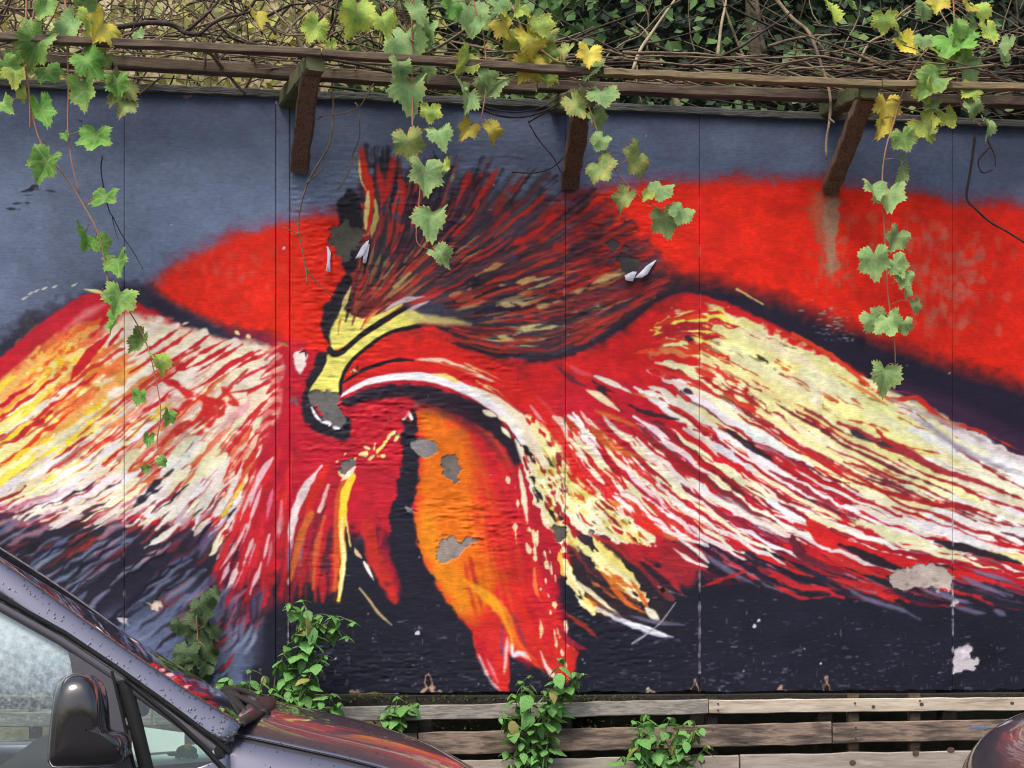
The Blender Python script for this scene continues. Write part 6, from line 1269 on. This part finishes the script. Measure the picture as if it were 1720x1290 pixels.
# ---- the van, nose to the right, seen from above its bonnet line at lower left
V_ = Frame(-.66, 3.70, 12)
van = empty('parked_van', V_(-.9, .83, 0)); tag(van, 'dark grey van with raindrops and black mirror parked before the mural', 'van')
WID = 1.66
side = lambda z: .0 + max(0, z - 1.0) * .13                    # body side leans in above the belt
def both(fn):
    fn(False); fn(True)
def mir(pts, far):                                            # copy of a side curve on the far side
    return [(x, WID - y, z) for x, y, z in pts] if far else pts
ZC = [(.06, 1.208), (.14, 1.192), (.25, 1.166), (.36, 1.140), (.47, 1.108), (.58, 1.068), (.68, 1.018), (.77, .955), (.85, .875), (.90, .79)]
def hood_sec(x, zc):
    e = .10 + max(0, x - .55) * .18
    ys = [e + (WID - 2 * e) * t for t in (0, .06, .16, .3, .5, .7, .84, .94, 1)]
    back = lambda y: .05 * (1 - ((y - .83) / .73) ** 2)
    bow = lambda y: -.11 * abs((y - .83) / .83) ** 2.4          # the nose and the cowl are swept back at the corners
    return [(x + bow(y), y, zc - .052 * abs((y - .83) / .73) ** 2.2 - (.010 if (t in (0, 1)) else 0) + .008 * math.exp(-((abs(y - .83) - .50) / .06) ** 2)) for y, t in zip(ys, (0, .06, .16, .3, .5, .7, .84, .94, 1))]
sheet(V_, 'bonnet', [hood_sec(x, z) for x, z in ZC], M['van_paint'], van, 3, 3, .004)
for far in (False, True):      # shut line between bonnet and fender
    pts = [V_(*((h[0], (WID - h[1] - .003) if far else h[1] + .003, h[2] + .0005))) for h in (hood_sec(x, z)[0] for x, z in ZC)]
    v, f = tube_geo(smooth_pts(pts, 3), .0042, 6); ob('bonnet_gap', v, f, M['rubber'], van, True)
def fender(far):
    rows = []
    for x, zc in ZC:
        h = hood_sec(x, zc)[0]; xb = h[0]
        e = h[1]
        rows.append(mir([(xb, e - .006, h[2] - .004), (xb + .002, e - .03, h[2] - .014), (xb + .004, e - .065, h[2] - .05), (xb + .004, e - .092, h[2] - .115), (xb + .004, e - .10, h[2] - .22), (xb + .0, e - .098, .62), (xb, e - .08, .42)], far))
    r0 = rows[0]
    rows.insert(0, mir([(-.030, .016, 1.095), (-.030, .012, 1.08), (-.030, .008, 1.06), (-.030, .003, 1.03), (-.030, .0, .97), (-.030, .0, .62), (-.030, .02, .42)], far))
    rows.insert(0, mir([(-.238, .004, 1.034), (-.238, .003, 1.03), (-.238, .002, 1.02), (-.238, .001, 1.0), (-.238, .0, .95), (-.238, .0, .62), (-.238, .02, .42)], far))
    sheet(V_, 'fender', rows, M['van_paint'], van, 3, 3, .004)
both(fender)
# nose, bumper, headlights
sheet(V_, 'grille_panel', [[(x + .004, y, z) for x, y, z in hood_sec(.90, .785)], [(x + .05, y, .60) for x, y, z in hood_sec(.90, .79)], [(x + .07, y, .46) for x, y, z in hood_sec(.90, .79)]], M['black_plastic'], van, 3, 3, .01)
sheet(V_, 'bumper', [[(x + .07, y, .47) for x, y, z in hood_sec(.92, .79)], [(x + .13, y, .42) for x, y, z in hood_sec(.92, .79)], [(x + .12, y, .28) for x, y, z in hood_sec(.92, .79)], [(x + .05, y, .2) for x, y, z in hood_sec(.92, .79)]], M['van_paint'], van, 3, 3, .01)
for far in (False, True):
    sheet(V_, 'headlight', [mir([(.62, .058, .90), (.72, .13, .86), (.80, .26, .82)], far), mir([(.66, .05, .80), (.77, .13, .76), (.86, .27, .73)], far), mir([(.66, .06, .70), (.78, .14, .67), (.87, .27, .66)], far)], M['lamp'], van, 3, 3, .01)
# doors and body side below the belt, both sides; load bay behind
def low_side(far):
    zz = (1.03, .9, .75, .6, .45, .32)
    def col(x): return mir([(x, side(z) + (.0 if z > .5 else (.5 - z) * .12), z) for z in zz], far)
    d = sheet(V_, 'door', [col(-.245), col(-.6), col(-1.0), col(-1.36)], M['van_paint'], van, 3, 3, .006)
    h = [mir([(-1.16, -.004, .93), (-1.16, -.035, .925), (-1.16, -.035, .905), (-1.16, -.004, .90)], far), mir([(-1.32, -.004, .93), (-1.32, -.035, .925), (-1.32, -.035, .905), (-1.32, -.004, .90)], far)]
    v, f = loft(V_, h, 1, 1); ob('handle', v, f, M['black_plastic'], d, True)
    z2 = (1.86, 1.78, 1.6, 1.3, 1.0, .8, .6, .45, .32)
    def col2(x): return mir([(x, side(z) + (max(0, z - 1.7) * .9), z) for z in z2], far)
    sheet(V_, 'side_panel', [col2(-1.37), col2(-1.9), col2(-2.6), col2(-3.1), [(p[0] - .05, p[1] + (-.04 if far else .04), p[2]) for p in col2(-3.14)]], M['van_paint'], van, 3, 3, .006)
    sheet(V_, 'sill', [mir([(.2, .05, .34), (.2, .03, .24), (.2, .12, .2)], far), mir([(-3.1, .05, .34), (-3.1, .03, .24), (-3.1, .12, .2)], far)], M['black_plastic'], van, 2, 3, .01)
both(low_side)
# windscreen pillars: rounded painted bands from the cowl to the roof
PIL = [(.012, 1.163), (-.099, 1.232), (-.306, 1.375), (-.515, 1.528), (-.72, 1.665), (-.86, 1.745), (-1.0, 1.80)]
def pillar(far):
    rows = []
    for i, (x, z) in enumerate(PIL):
        w = .032 if i else .028; y0 = side(z)
        rows.append(mir([(x + .012, y0 + .062, z + .004), (x + .008, y0 + .046, z + .010), (x, y0 + .026, z + .006), (x - .014, y0 + .009, z - .014), (x - .027, y0 + .002, z - w), (x - .033, y0 + .004, z - w - .008)], far))
    sheet(V_, 'pillar', rows, M['van_paint'], van, 4, 3, .003)
    # black seal and door frame under the pillar
    inner = [(-.012, 1.106), (-.045, 1.137), (-.145, 1.214), (-.285, 1.317), (-.40, 1.396), (-.555, 1.486), (-.72, 1.59), (-.9, 1.69), (-1.36, 1.74)]
    ys = (lambda z: WID - side(z)) if far else side
    pr = .006 if far else -.006
    strip(V_, 'seal', inner, .013, ys, M['rubber'], van, pr)
    strip(V_, 'door_frame', [(x - .006, z - .019) for x, z in inner[1:]], .022, ys, M['grey_plastic'], van, pr * .7)
both(pillar)
# roof and rear
sheet(V_, 'roof', [[(-.93 + .05 * (1 - ((y - .83) / .73) ** 2), y, 1.772 + .05 * (1 - ((y - .83) / .73) ** 2)) for y in (.13, .3, .55, .83, 1.11, 1.36, 1.53)], [(-1.3, y, 1.83 + .05 * (1 - ((y - .83) / .73) ** 2)) for y in (.13, .3, .55, .83, 1.11, 1.36, 1.53)],
                   [(-2.2, y, 1.86 + .05 * (1 - ((y - .83) / .73) ** 2)) for y in (.2, .3, .55, .83, 1.11, 1.36, 1.46)], [(-3.1, y, 1.83 + .05 * (1 - ((y - .83) / .73) ** 2)) for y in (.2, .3, .55, .83, 1.11, 1.36, 1.46)]], M['van_paint'], van, 4, 3, .006)
sheet(V_, 'rear_door', [[(-3.12, y, 1.84) for y in (.2, .5, .83, 1.16, 1.46)], [(-3.19, y, 1.2) for y in (.06, .5, .83, 1.16, 1.6)], [(-3.2, y, .4) for y in (.04, .5, .83, 1.16, 1.62)]], M['van_paint'], van, 3, 3, .006)
# windscreen, a bowed sheet between the pillars
def ws(t):
    x, z = -.985 * t + .01, 1.165 + .628 * t + .012
    return [(x + .034 * (1 - ((y - .83) / .76) ** 2) * (1 - .5 * t), y, z - .004 + .014 * (1 - ((y - .83) / .76) ** 2)) for y in np.linspace(.062 + .08 * t, WID - .062 - .08 * t, 7)]
wsc = sheet(V_, 'windscreen', [ws(t) for t in (0, .2, .45, .7, 1)], M['glass_front'], van, 4, 4)
# small round-cornered permit sticker inside the windscreen by the pillar
def wpt(t, s, o=-.004):
    r = ws(t); k = s * 6; i = min(5, int(k)); f = k - i
    a, b = r[i], r[i + 1]; return V_(a[0] + (b[0] - a[0]) * f, a[1] + (b[1] - a[1]) * f, a[2] + (b[2] - a[2]) * f + o)
ob('sticker', [wpt(.115, .035), wpt(.115, .075), wpt(.20, .075), wpt(.20, .035)], [(0, 1, 2, 3)], M['sticker'], wsc); ob('sticker', [wpt(.06, .035), wpt(.06, .075), wpt(.11, .075), wpt(.11, .035)], [(0, 1, 2, 3)], M['sticker_white'], wsc)
# side glass
gd = poly_plate(V_, 'door_window', [(-1.33, 1.03), (-.362, 1.03), (-.378, 1.30), (-.392, 1.358), (-.545, 1.449), (-.72, 1.556), (-.9, 1.65), (-1.33, 1.70)], lambda z: side(z) + .008, M['glass_door'], van, .0)
gd.data.clear_geometry(); gd.data.from_pydata([tuple(V_(x, side(z) + .010, z) - world_of(gd)) for x, z in [(-1.33, 1.03), (-.362, 1.03), (-.378, 1.30), (-.392, 1.358), (-.545, 1.449), (-.72, 1.556), (-.9, 1.65), (-1.33, 1.70)]], [], [tuple(range(8))])
gq = ob('quarter_window', [V_(x, side(z) + .010, z) for x, z in [(-.262, 1.283), (-.205, 1.045), (-.035, 1.045), (-.03, 1.068), (-.137, 1.176)]], [(0, 1, 2, 3, 4)], M['glass_quarter'], van)
ob('far_window', [V_(x, WID - side(z) - .010, z) for x, z in [(-1.33, 1.03), (-.30, 1.03), (-.33, 1.30), (-.392, 1.358), (-.545, 1.449), (-.72, 1.556), (-.9, 1.65), (-1.33, 1.70)]], [tuple(range(8))], M['glass_quarter'], van)
ob('far_quarter_window', [V_(x, WID - side(z) - .010, z) for x, z in [(-.262, 1.283), (-.205, 1.045), (-.035, 1.045), (-.03, 1.068), (-.137, 1.176)]], [(0, 1, 2, 3, 4)], M['glass_quarter'], van)
# mirror sail between the two panes, division bar, frame of the small pane
sail = poly_plate(V_, 'sail_panel', [(-.388, 1.352), (-.284, 1.29), (-.226, 1.03), (-.362, 1.03), (-.374, 1.27)], lambda z: side(z) - .004, M['grey_plastic'], van, .014)
strip(V_, 'door_gap', [(-.289, 1.305), (-.262, 1.19), (-.226, 1.03)], .008, side, M['rubber'], van, -.006)
strip(V_, 'quarter_frame', [(-.262, 1.285), (-.234, 1.18), (-.202, 1.045)], .034, side, M['black_plastic'], van, -.005)
strip(V_, 'quarter_frame', [(-.258, 1.283), (-.200, 1.235), (-.134, 1.180), (-.075, 1.122), (-.028, 1.070)], .014, side, M['black_plastic'], van, -.005)
strip(V_, 'quarter_frame', [(-.025, 1.072), (-.028, 1.05), (-.06, 1.04), (-.215, 1.04)], .018, side, M['black_plastic'], van, -.005)
# outside mirrors
MO = [(-.418, 1.112), (-.412, 1.19), (-.403, 1.262), (-.388, 1.292), (-.362, 1.304), (-.33, 1.30), (-.308, 1.272), (-.300, 1.215), (-.297, 1.180), (-.288, 1.170), (-.262, 1.166), (-.250, 1.148), (-.248, 1.118), (-.262, 1.102), (-.31, 1.096), (-.38, 1.096), (-.408, 1.098)]
def mirror(far):
    cx, cz = np.mean([p[0] for p in MO]), np.mean([p[1] for p in MO])
    rows = []
    for y, k in ((-.245, .02), (-.244, .45), (-.238, .70), (-.225, .86), (-.205, .955), (-.175, 1.0), (-.13, 1.0), (-.10, .96), (-.09, .85), (-.09, .05)):
        rows.append(mir([(cx + (x - cx) * k + (.012 if y > -.12 else 0), y, cz + (z - cz) * k) for x, z in MO + MO[:1]], far))
    m = sheet(V_, 'mirror', rows, M['gloss_black'], van, 3, 2)
    # foot that joins it to the sail panel, and the seam ring
    v, f = loft(V_, [mir([(x, y, z) for x, z in ((-.30, 1.16), (-.25, 1.155), (-.25, 1.115), (-.30, 1.11), (-.30, 1.16))], far) for y in (-.12, -.06, .01)], 2, 2); ob('mirror_arm', v, f, M['black_plastic'], m, True)
    pts = [V_(*q) for q in mir([(cx + (x - cx) * 1.004, -.168, cz + (z - cz) * 1.004) for x, z in MO + MO[:1]], far)]
    v, f = tube_geo(pts, .0022, 6, False); ob('mirror_seam', v, f, M['grey_plastic'], m, True)
    rows = [mir([(-.405 + .006, y, z) for z in (1.12, 1.2, 1.28)], far) for y in (-.205, -.15, -.10)]
both(mirror)
# cowl, wipers, washer
sheet(V_, 'cowl', [[(.012 - .01 * q * q, y, 1.166 + .012 * (1 - q * q)) for q, y in ((-1, .055), (-.5, .45), (0, .83), (.5, 1.21), (1, 1.605))], [(.075 - .055 * q * q, y, 1.176 + .02 * (1 - q * q)) for q, y in ((-1, .055), (-.5, .45), (0, .83), (.5, 1.21), (1, 1.605))],
                   [(.14 - .12 * q * q, y, 1.168 + .032 * (1 - q * q)) for q, y in ((-1, .055), (-.5, .45), (0, .83), (.5, 1.21), (1, 1.605))]], M['black_plastic'], van, 3, 3, .01)
def wiper(pts, bl):
    e = empty('wiper', V_(*pts[0])); e.parent = van; e.location = V_(*pts[0]) - van.location
    v, f = tube_geo(smooth_pts([V_(*p) for p in pts], 5), .011, 8); ob('arm', v, f, M['black_plastic'], e, True)
    v, f = tube_geo(smooth_pts([V_(*p) for p in bl], 5), .009, 6); ob('blade', v, f, M['rubber'], e, True)
    v, f = tube_geo([V_(*pts[0]) - Vector((0, 0, .02)), V_(*pts[0]) + Vector((0, 0, .012))], .017, 12); ob('pivot', v, f, M['black_plastic'], e, True)
wiper([(.085, .34, 1.185), (.07, .45, 1.200), (.035, .72, 1.208), (.01, .90, 1.215)], [(.035, .36, 1.190), (.02, .72, 1.206), (.0, 1.02, 1.212)])
wiper([(.10, .98, 1.195), (.07, 1.10, 1.21), (.03, 1.30, 1.212), (.01, 1.42, 1.208)], [(.04, 1.02, 1.206), (.02, 1.30, 1.208), (-.01, 1.50, 1.20)])
# cabin
sheet(V_, 'dashboard', [[(-.02, y, 1.078) for y in (.10, .4, .83, 1.26, 1.56)], [(-.25, y, 1.066) for y in (.06, .4, .83, 1.26, 1.6)], [(-.52, y, 1.06) for y in (.06, .4, .83, 1.26, 1.6)], [(-.62, y, 1.0) for y in (.06, .4, .83, 1.26, 1.6)], [(-.60, y, .75) for y in (.06, .4, .83, 1.26, 1.6)], [(-.5, y, .45) for y in (.06, .4, .83, 1.26, 1.6)]], M['dash'], van, 3, 3, .006)
def seat(y):
    e = empty('seat', V_(-1.2, y, .3)); e.parent = van; e.location = V_(-1.2, y, .3) - van.location
    def slab(name, c, hx, hy, hz, lean):
        rows = []
        for t in np.linspace(0, 1, 7):
            k = 1 - .25 * abs(2 * t - 1) ** 3
            rows.append([(c[0] - lean * (t - .5) * 2 * hz + math.cos(a) * hx * k, y + math.sin(a) * hy * k, c[2] + (t - .5) * 2 * hz) for a in np.linspace(0, 2 * math.pi, 13)])
        rows.insert(0, [(rows[0][0][0] - hx, y, rows[0][0][2])] * 13); rows.append([(rows[-1][0][0] - hx, y, rows[-1][0][2])] * 13)
        v, f = loft(V_, rows, 2, 1); ob(name, v, f, M['seat'], e, True)
    slab('backrest', (-1.36, y, .95), .07, .24, .32, .28); slab('headrest', (-1.46, y, 1.37), .05, .13, .10, .15); slab('cushion', (-1.12, y, .58), .26, .25, .07, 0)
seat(.42); seat(1.24)
v, f = tube_geo([V_(-.78 + .06 * math.sin(a) * .5, 1.22 + .185 * math.cos(a), 1.02 + .17 * math.sin(a)) for a in np.linspace(0, 2 * math.pi, 33)], .014, 8, False)
sw = ob('steering_wheel', v, f, M['black_plastic'], van, True)
v, f = tube_geo([V_(-.62, 1.22, .95), V_(-.78, 1.22, 1.02), V_(-.79, 1.22, 1.02)], [.03, .05, .06], 10); ob('hub', v, f, M['black_plastic'], sw, True)
ob('floor_pan', [V_(-3.1, .05, .3), V_(.6, .05, .3), V_(.6, 1.6, .3), V_(-3.1, 1.6, .3)], [(0, 1, 2, 3)], M['rubber'], van)
ob('bulkhead', [V_(-1.72, .1, .3), V_(-1.72, 1.56, .3), V_(-1.72, 1.5, 1.82), V_(-1.72, .16, 1.82)], [(0, 1, 2, 3)], M['seat'], van)
for x, y, s in ((.36, .10, -1), (.36, WID - .10, 1), (-2.35, .10, -1), (-2.35, WID - .10, 1)): wheel(V_, x, y, .31, .19, van, s)
# beads of rain on the pillar, bonnet and fender
M['drop'] = material('rain_drop', [(.02, .02, .025, 1), (.04, .04, .05, 1)], (40, 40, 40), .05, 0, coat=1.)
rd = random.Random(3); mb = MB()
def bead(c, n, r):
    a = n.orthogonal().normalized(); b = n.cross(a)
    V = [c + n * r * .5] + [c + (a * math.cos(k * 1.0472) + b * math.sin(k * 1.0472)) * r for k in range(6)]
    mb.add(V, [(0, 1 + k, 1 + (k + 1) % 6) for k in range(6)])
bpy.context.view_layer.update()
for o_ in [q for q in van.children if q.name.split('.')[0] in ('pillar', 'fender', 'bonnet')]:
    w0 = world_of(o_); P_ = o_.data.polygons; vs_ = o_.data.vertices
    for i in range(650 if o_.name.startswith('pillar') else 260):
        f_ = P_[rd.randrange(len(P_))]; a_, b_, c_ = (vs_[k].co for k in f_.vertices[:3])
        u_, v_ = rd.random(), rd.random()
        n_ = f_.normal.copy(); up_ = n_.z - .6 * n_.dot(V_.l)
        if n_.dot(Vector((0, 0, .7)) - V_.l * (.7 if not o_.name.startswith('bonnet') else 0)) < 0: n_ = -n_
        bead(w0 + a_ + (b_ - a_) * u_ + (c_ - b_) * v_ + n_ * .0028, n_, rd.uniform(.0012, .0032))
o = mb.build('rain_drops', M['drop'], van, True); o['kind'] = 'stuff'; o['label'] = 'beads of rain on the windscreen pillar'

# things lying on the dashboard
sh = ob('paper_sheet', [V_(-.235, .05, 1.0740), V_(-.045, .06, 1.0860), V_(-.045, .40, 1.0880), V_(-.09, .62, 1.0860), V_(-.27, .60, 1.0780)], [(0, 1, 2, 3, 4)], M['paper']); tag(sh, 'pale paper lying on the van dashboard behind the small pane', 'paper')
sh2 = ob('upright_sheet', [V_(-.255, .34, 1.0840), V_(-.12, .36, 1.0900), V_(-.12, .40, 1.1330), V_(-.25, .40, 1.1530)], [(0, 1, 2, 3)], M['sticker_white']); tag(sh2, 'white upright sheet added on the van dashboard', 'leaflet')  # upright white sheet, added for the bright patch behind the small pane
ty = empty('toy_turtle', V_(-.115, .16, 1.0840)); tag(ty, 'small green and yellow toy on the van dashboard', 'toy')
def blob(c, rx, ry, rz, n=12, m=7):
    V = []; F = []
    for i in range(m + 1):
        p = math.pi * i / m
        for k in range(n):
            a = 2 * math.pi * k / n; V.append(V_(c[0] + rx * math.sin(p) * math.cos(a) * (1 + .08 * math.sin(5 * a)), c[1] + ry * math.sin(p) * math.sin(a), c[2] + rz * math.cos(p)))
    for i in range(m):
        for k in range(n): F.append((i * n + k, i * n + (k + 1) % n, (i + 1) * n + (k + 1) % n, (i + 1) * n + k))
    return V, F
v, f = blob((-.115, .16, 1.1020), .026, .022, .017); ob('shell', v, f, M['toy_green'], ty, True)
v, f = blob((-.112, .150, 1.1120), .012, .012, .010); ob('shell_top', v, f, M['toy_yellow'], ty, True)
for dx, dy in ((-.02, -.012), (.02, -.012), (-.018, .014), (.02, .014)):
    v, f = blob((-.115 + dx, .16 + dy, 1.0910), .009, .008, .006, 8, 5); ob('leg', v, f, M['toy_green'], ty, True)
v, f = blob((-.150, .155, 1.0960), .012, .007, .005, 8, 5); ob('tail', v, f, M['toy_green'], ty, True)

# ---- the car whose bonnet corner shows at lower right, nose to the left
C_ = Frame(2.71, 4.30, 187)          # local x runs from the windscreen base towards the nose, y towards the street
CW = 1.74
car = empty('parked_car', C_(-1.2, -.4, 0)); tag(car, 'dark car of which only the bonnet corner shows at lower right', 'car')
CY0, CY1 = -1.20, .54
ZK = [(0, 1.24), (.25, 1.225), (.5, 1.205), (.75, 1.185), (.92, 1.16), (1.03, 1.12), (1.11, 1.06), (1.165, .98), (1.195, .89), (1.20, .80)]
def csec(x, zc, drop=0):
    out = []
    for t in (0, .05, .15, .3, .5, .7, .85, .95, 1):
        y = CY0 + (CY1 - CY0) * t; q = abs(2 * t - 1)
        out.append((x - .16 * q ** 2.6 * min(1, x), y + .0, zc - .05 * q ** 2.4 - (.03 if q == 1 else 0) - drop))
    return out
sheet(C_, 'bonnet', [csec(x, z) for x, z in ZK], M['car_paint'], car, 3, 3, .004)
sheet(C_, 'nose', [csec(1.20, .80), [(x + .03, y, .66) for x, y, z in csec(1.2, .8)], [(x + .05, y, .45) for x, y, z in csec(1.2, .8)], [(x + .02, y, .22) for x, y, z in csec(1.2, .8)]], M['car_paint'], car, 3, 3, .006)
pts = [C_(x + .001, y, z + .001) for x, y, z in csec(1.03, 1.086)]; v, f = tube_geo(pts, .004, 6); ob('bonnet_gap', v, f, M['rubber'], car, True)
for s, yy in ((1, CY1), (-1, CY0)):
    sheet(C_, 'fender', [[(x, yy - s * .002, z - .012), (x, yy + s * .03, z - .06), (x, yy + s * .05, z - .16), (x, yy + s * .05, .6), (x, yy + s * .02, .3)] for (x, y, z) in [csec(a, b)[-1 if s > 0 else 0] for a, b in ZK]], M['car_paint'], car, 3, 3, .004)
    sheet(C_, 'door', [[(x, yy - s * .0, 1.10), (x, yy + s * .05, 1.0), (x, yy + s * .06, .7), (x, yy + s * .02, .3)] for x in (-.01, -.9, -1.8, -2.6)], M['car_paint'], car, 3, 3, .004)
    sheet(C_, 'side_window', [[(-.05, yy, 1.11), (-.3, yy - s * .06, 1.2), (-.62, yy - s * .16, 1.42)], [(-1.2, yy, 1.12), (-1.2, yy - s * .1, 1.3), (-1.2, yy - s * .18, 1.46)], [(-2.3, yy, 1.14), (-2.2, yy - s * .1, 1.3), (-2.0, yy - s * .18, 1.44)]], M['gloss_black'], car, 3, 3)
    sheet(C_, 'headlight', [[(1.02, yy - s * .03, .92), (1.12, yy - s * .2, .93), (1.17, yy - s * .4, .92)], [(1.06, yy - s * .01, .84), (1.17, yy - s * .2, .83), (1.215, yy - s * .4, .82)]], M['lamp'], car, 3, 3, .01)
sheet(C_, 'windscreen', [[(.02 - .1 * q * q, y, 1.19) for q, y in ((1, CY0 + .05), (.5, CY0 + .4), (0, -.33), (.5, CY1 - .4), (1, CY1 - .05))], [(-.6 - .08 * q * q, y, 1.47) for q, y in ((1, CY0 + .2), (.5, CY0 + .45), (0, -.33), (.5, CY1 - .45), (1, CY1 - .2))]], M['gloss_black'], car, 4, 4)
sheet(C_, 'roof', [[(x, y, z + .04 * (1 - ((y + .33) / .7) ** 2)) for y in (CY0 + .2, CY0 + .5, -.33, CY1 - .5, CY1 - .2)] for x, z in ((-.6, 1.46), (-1.2, 1.50), (-1.9, 1.47), (-2.3, 1.3), (-2.65, 1.1), (-2.75, .6), (-2.7, .25))], M['car_paint'], car, 3, 3, .004)
for x, yy, s in ((.62, CY0 + .05, -1), (.62, CY1 - .05, 1), (-1.95, CY0 + .05, -1), (-1.95, CY1 - .05, 1)): wheel(C_, x, yy, .32, .2, car, s)
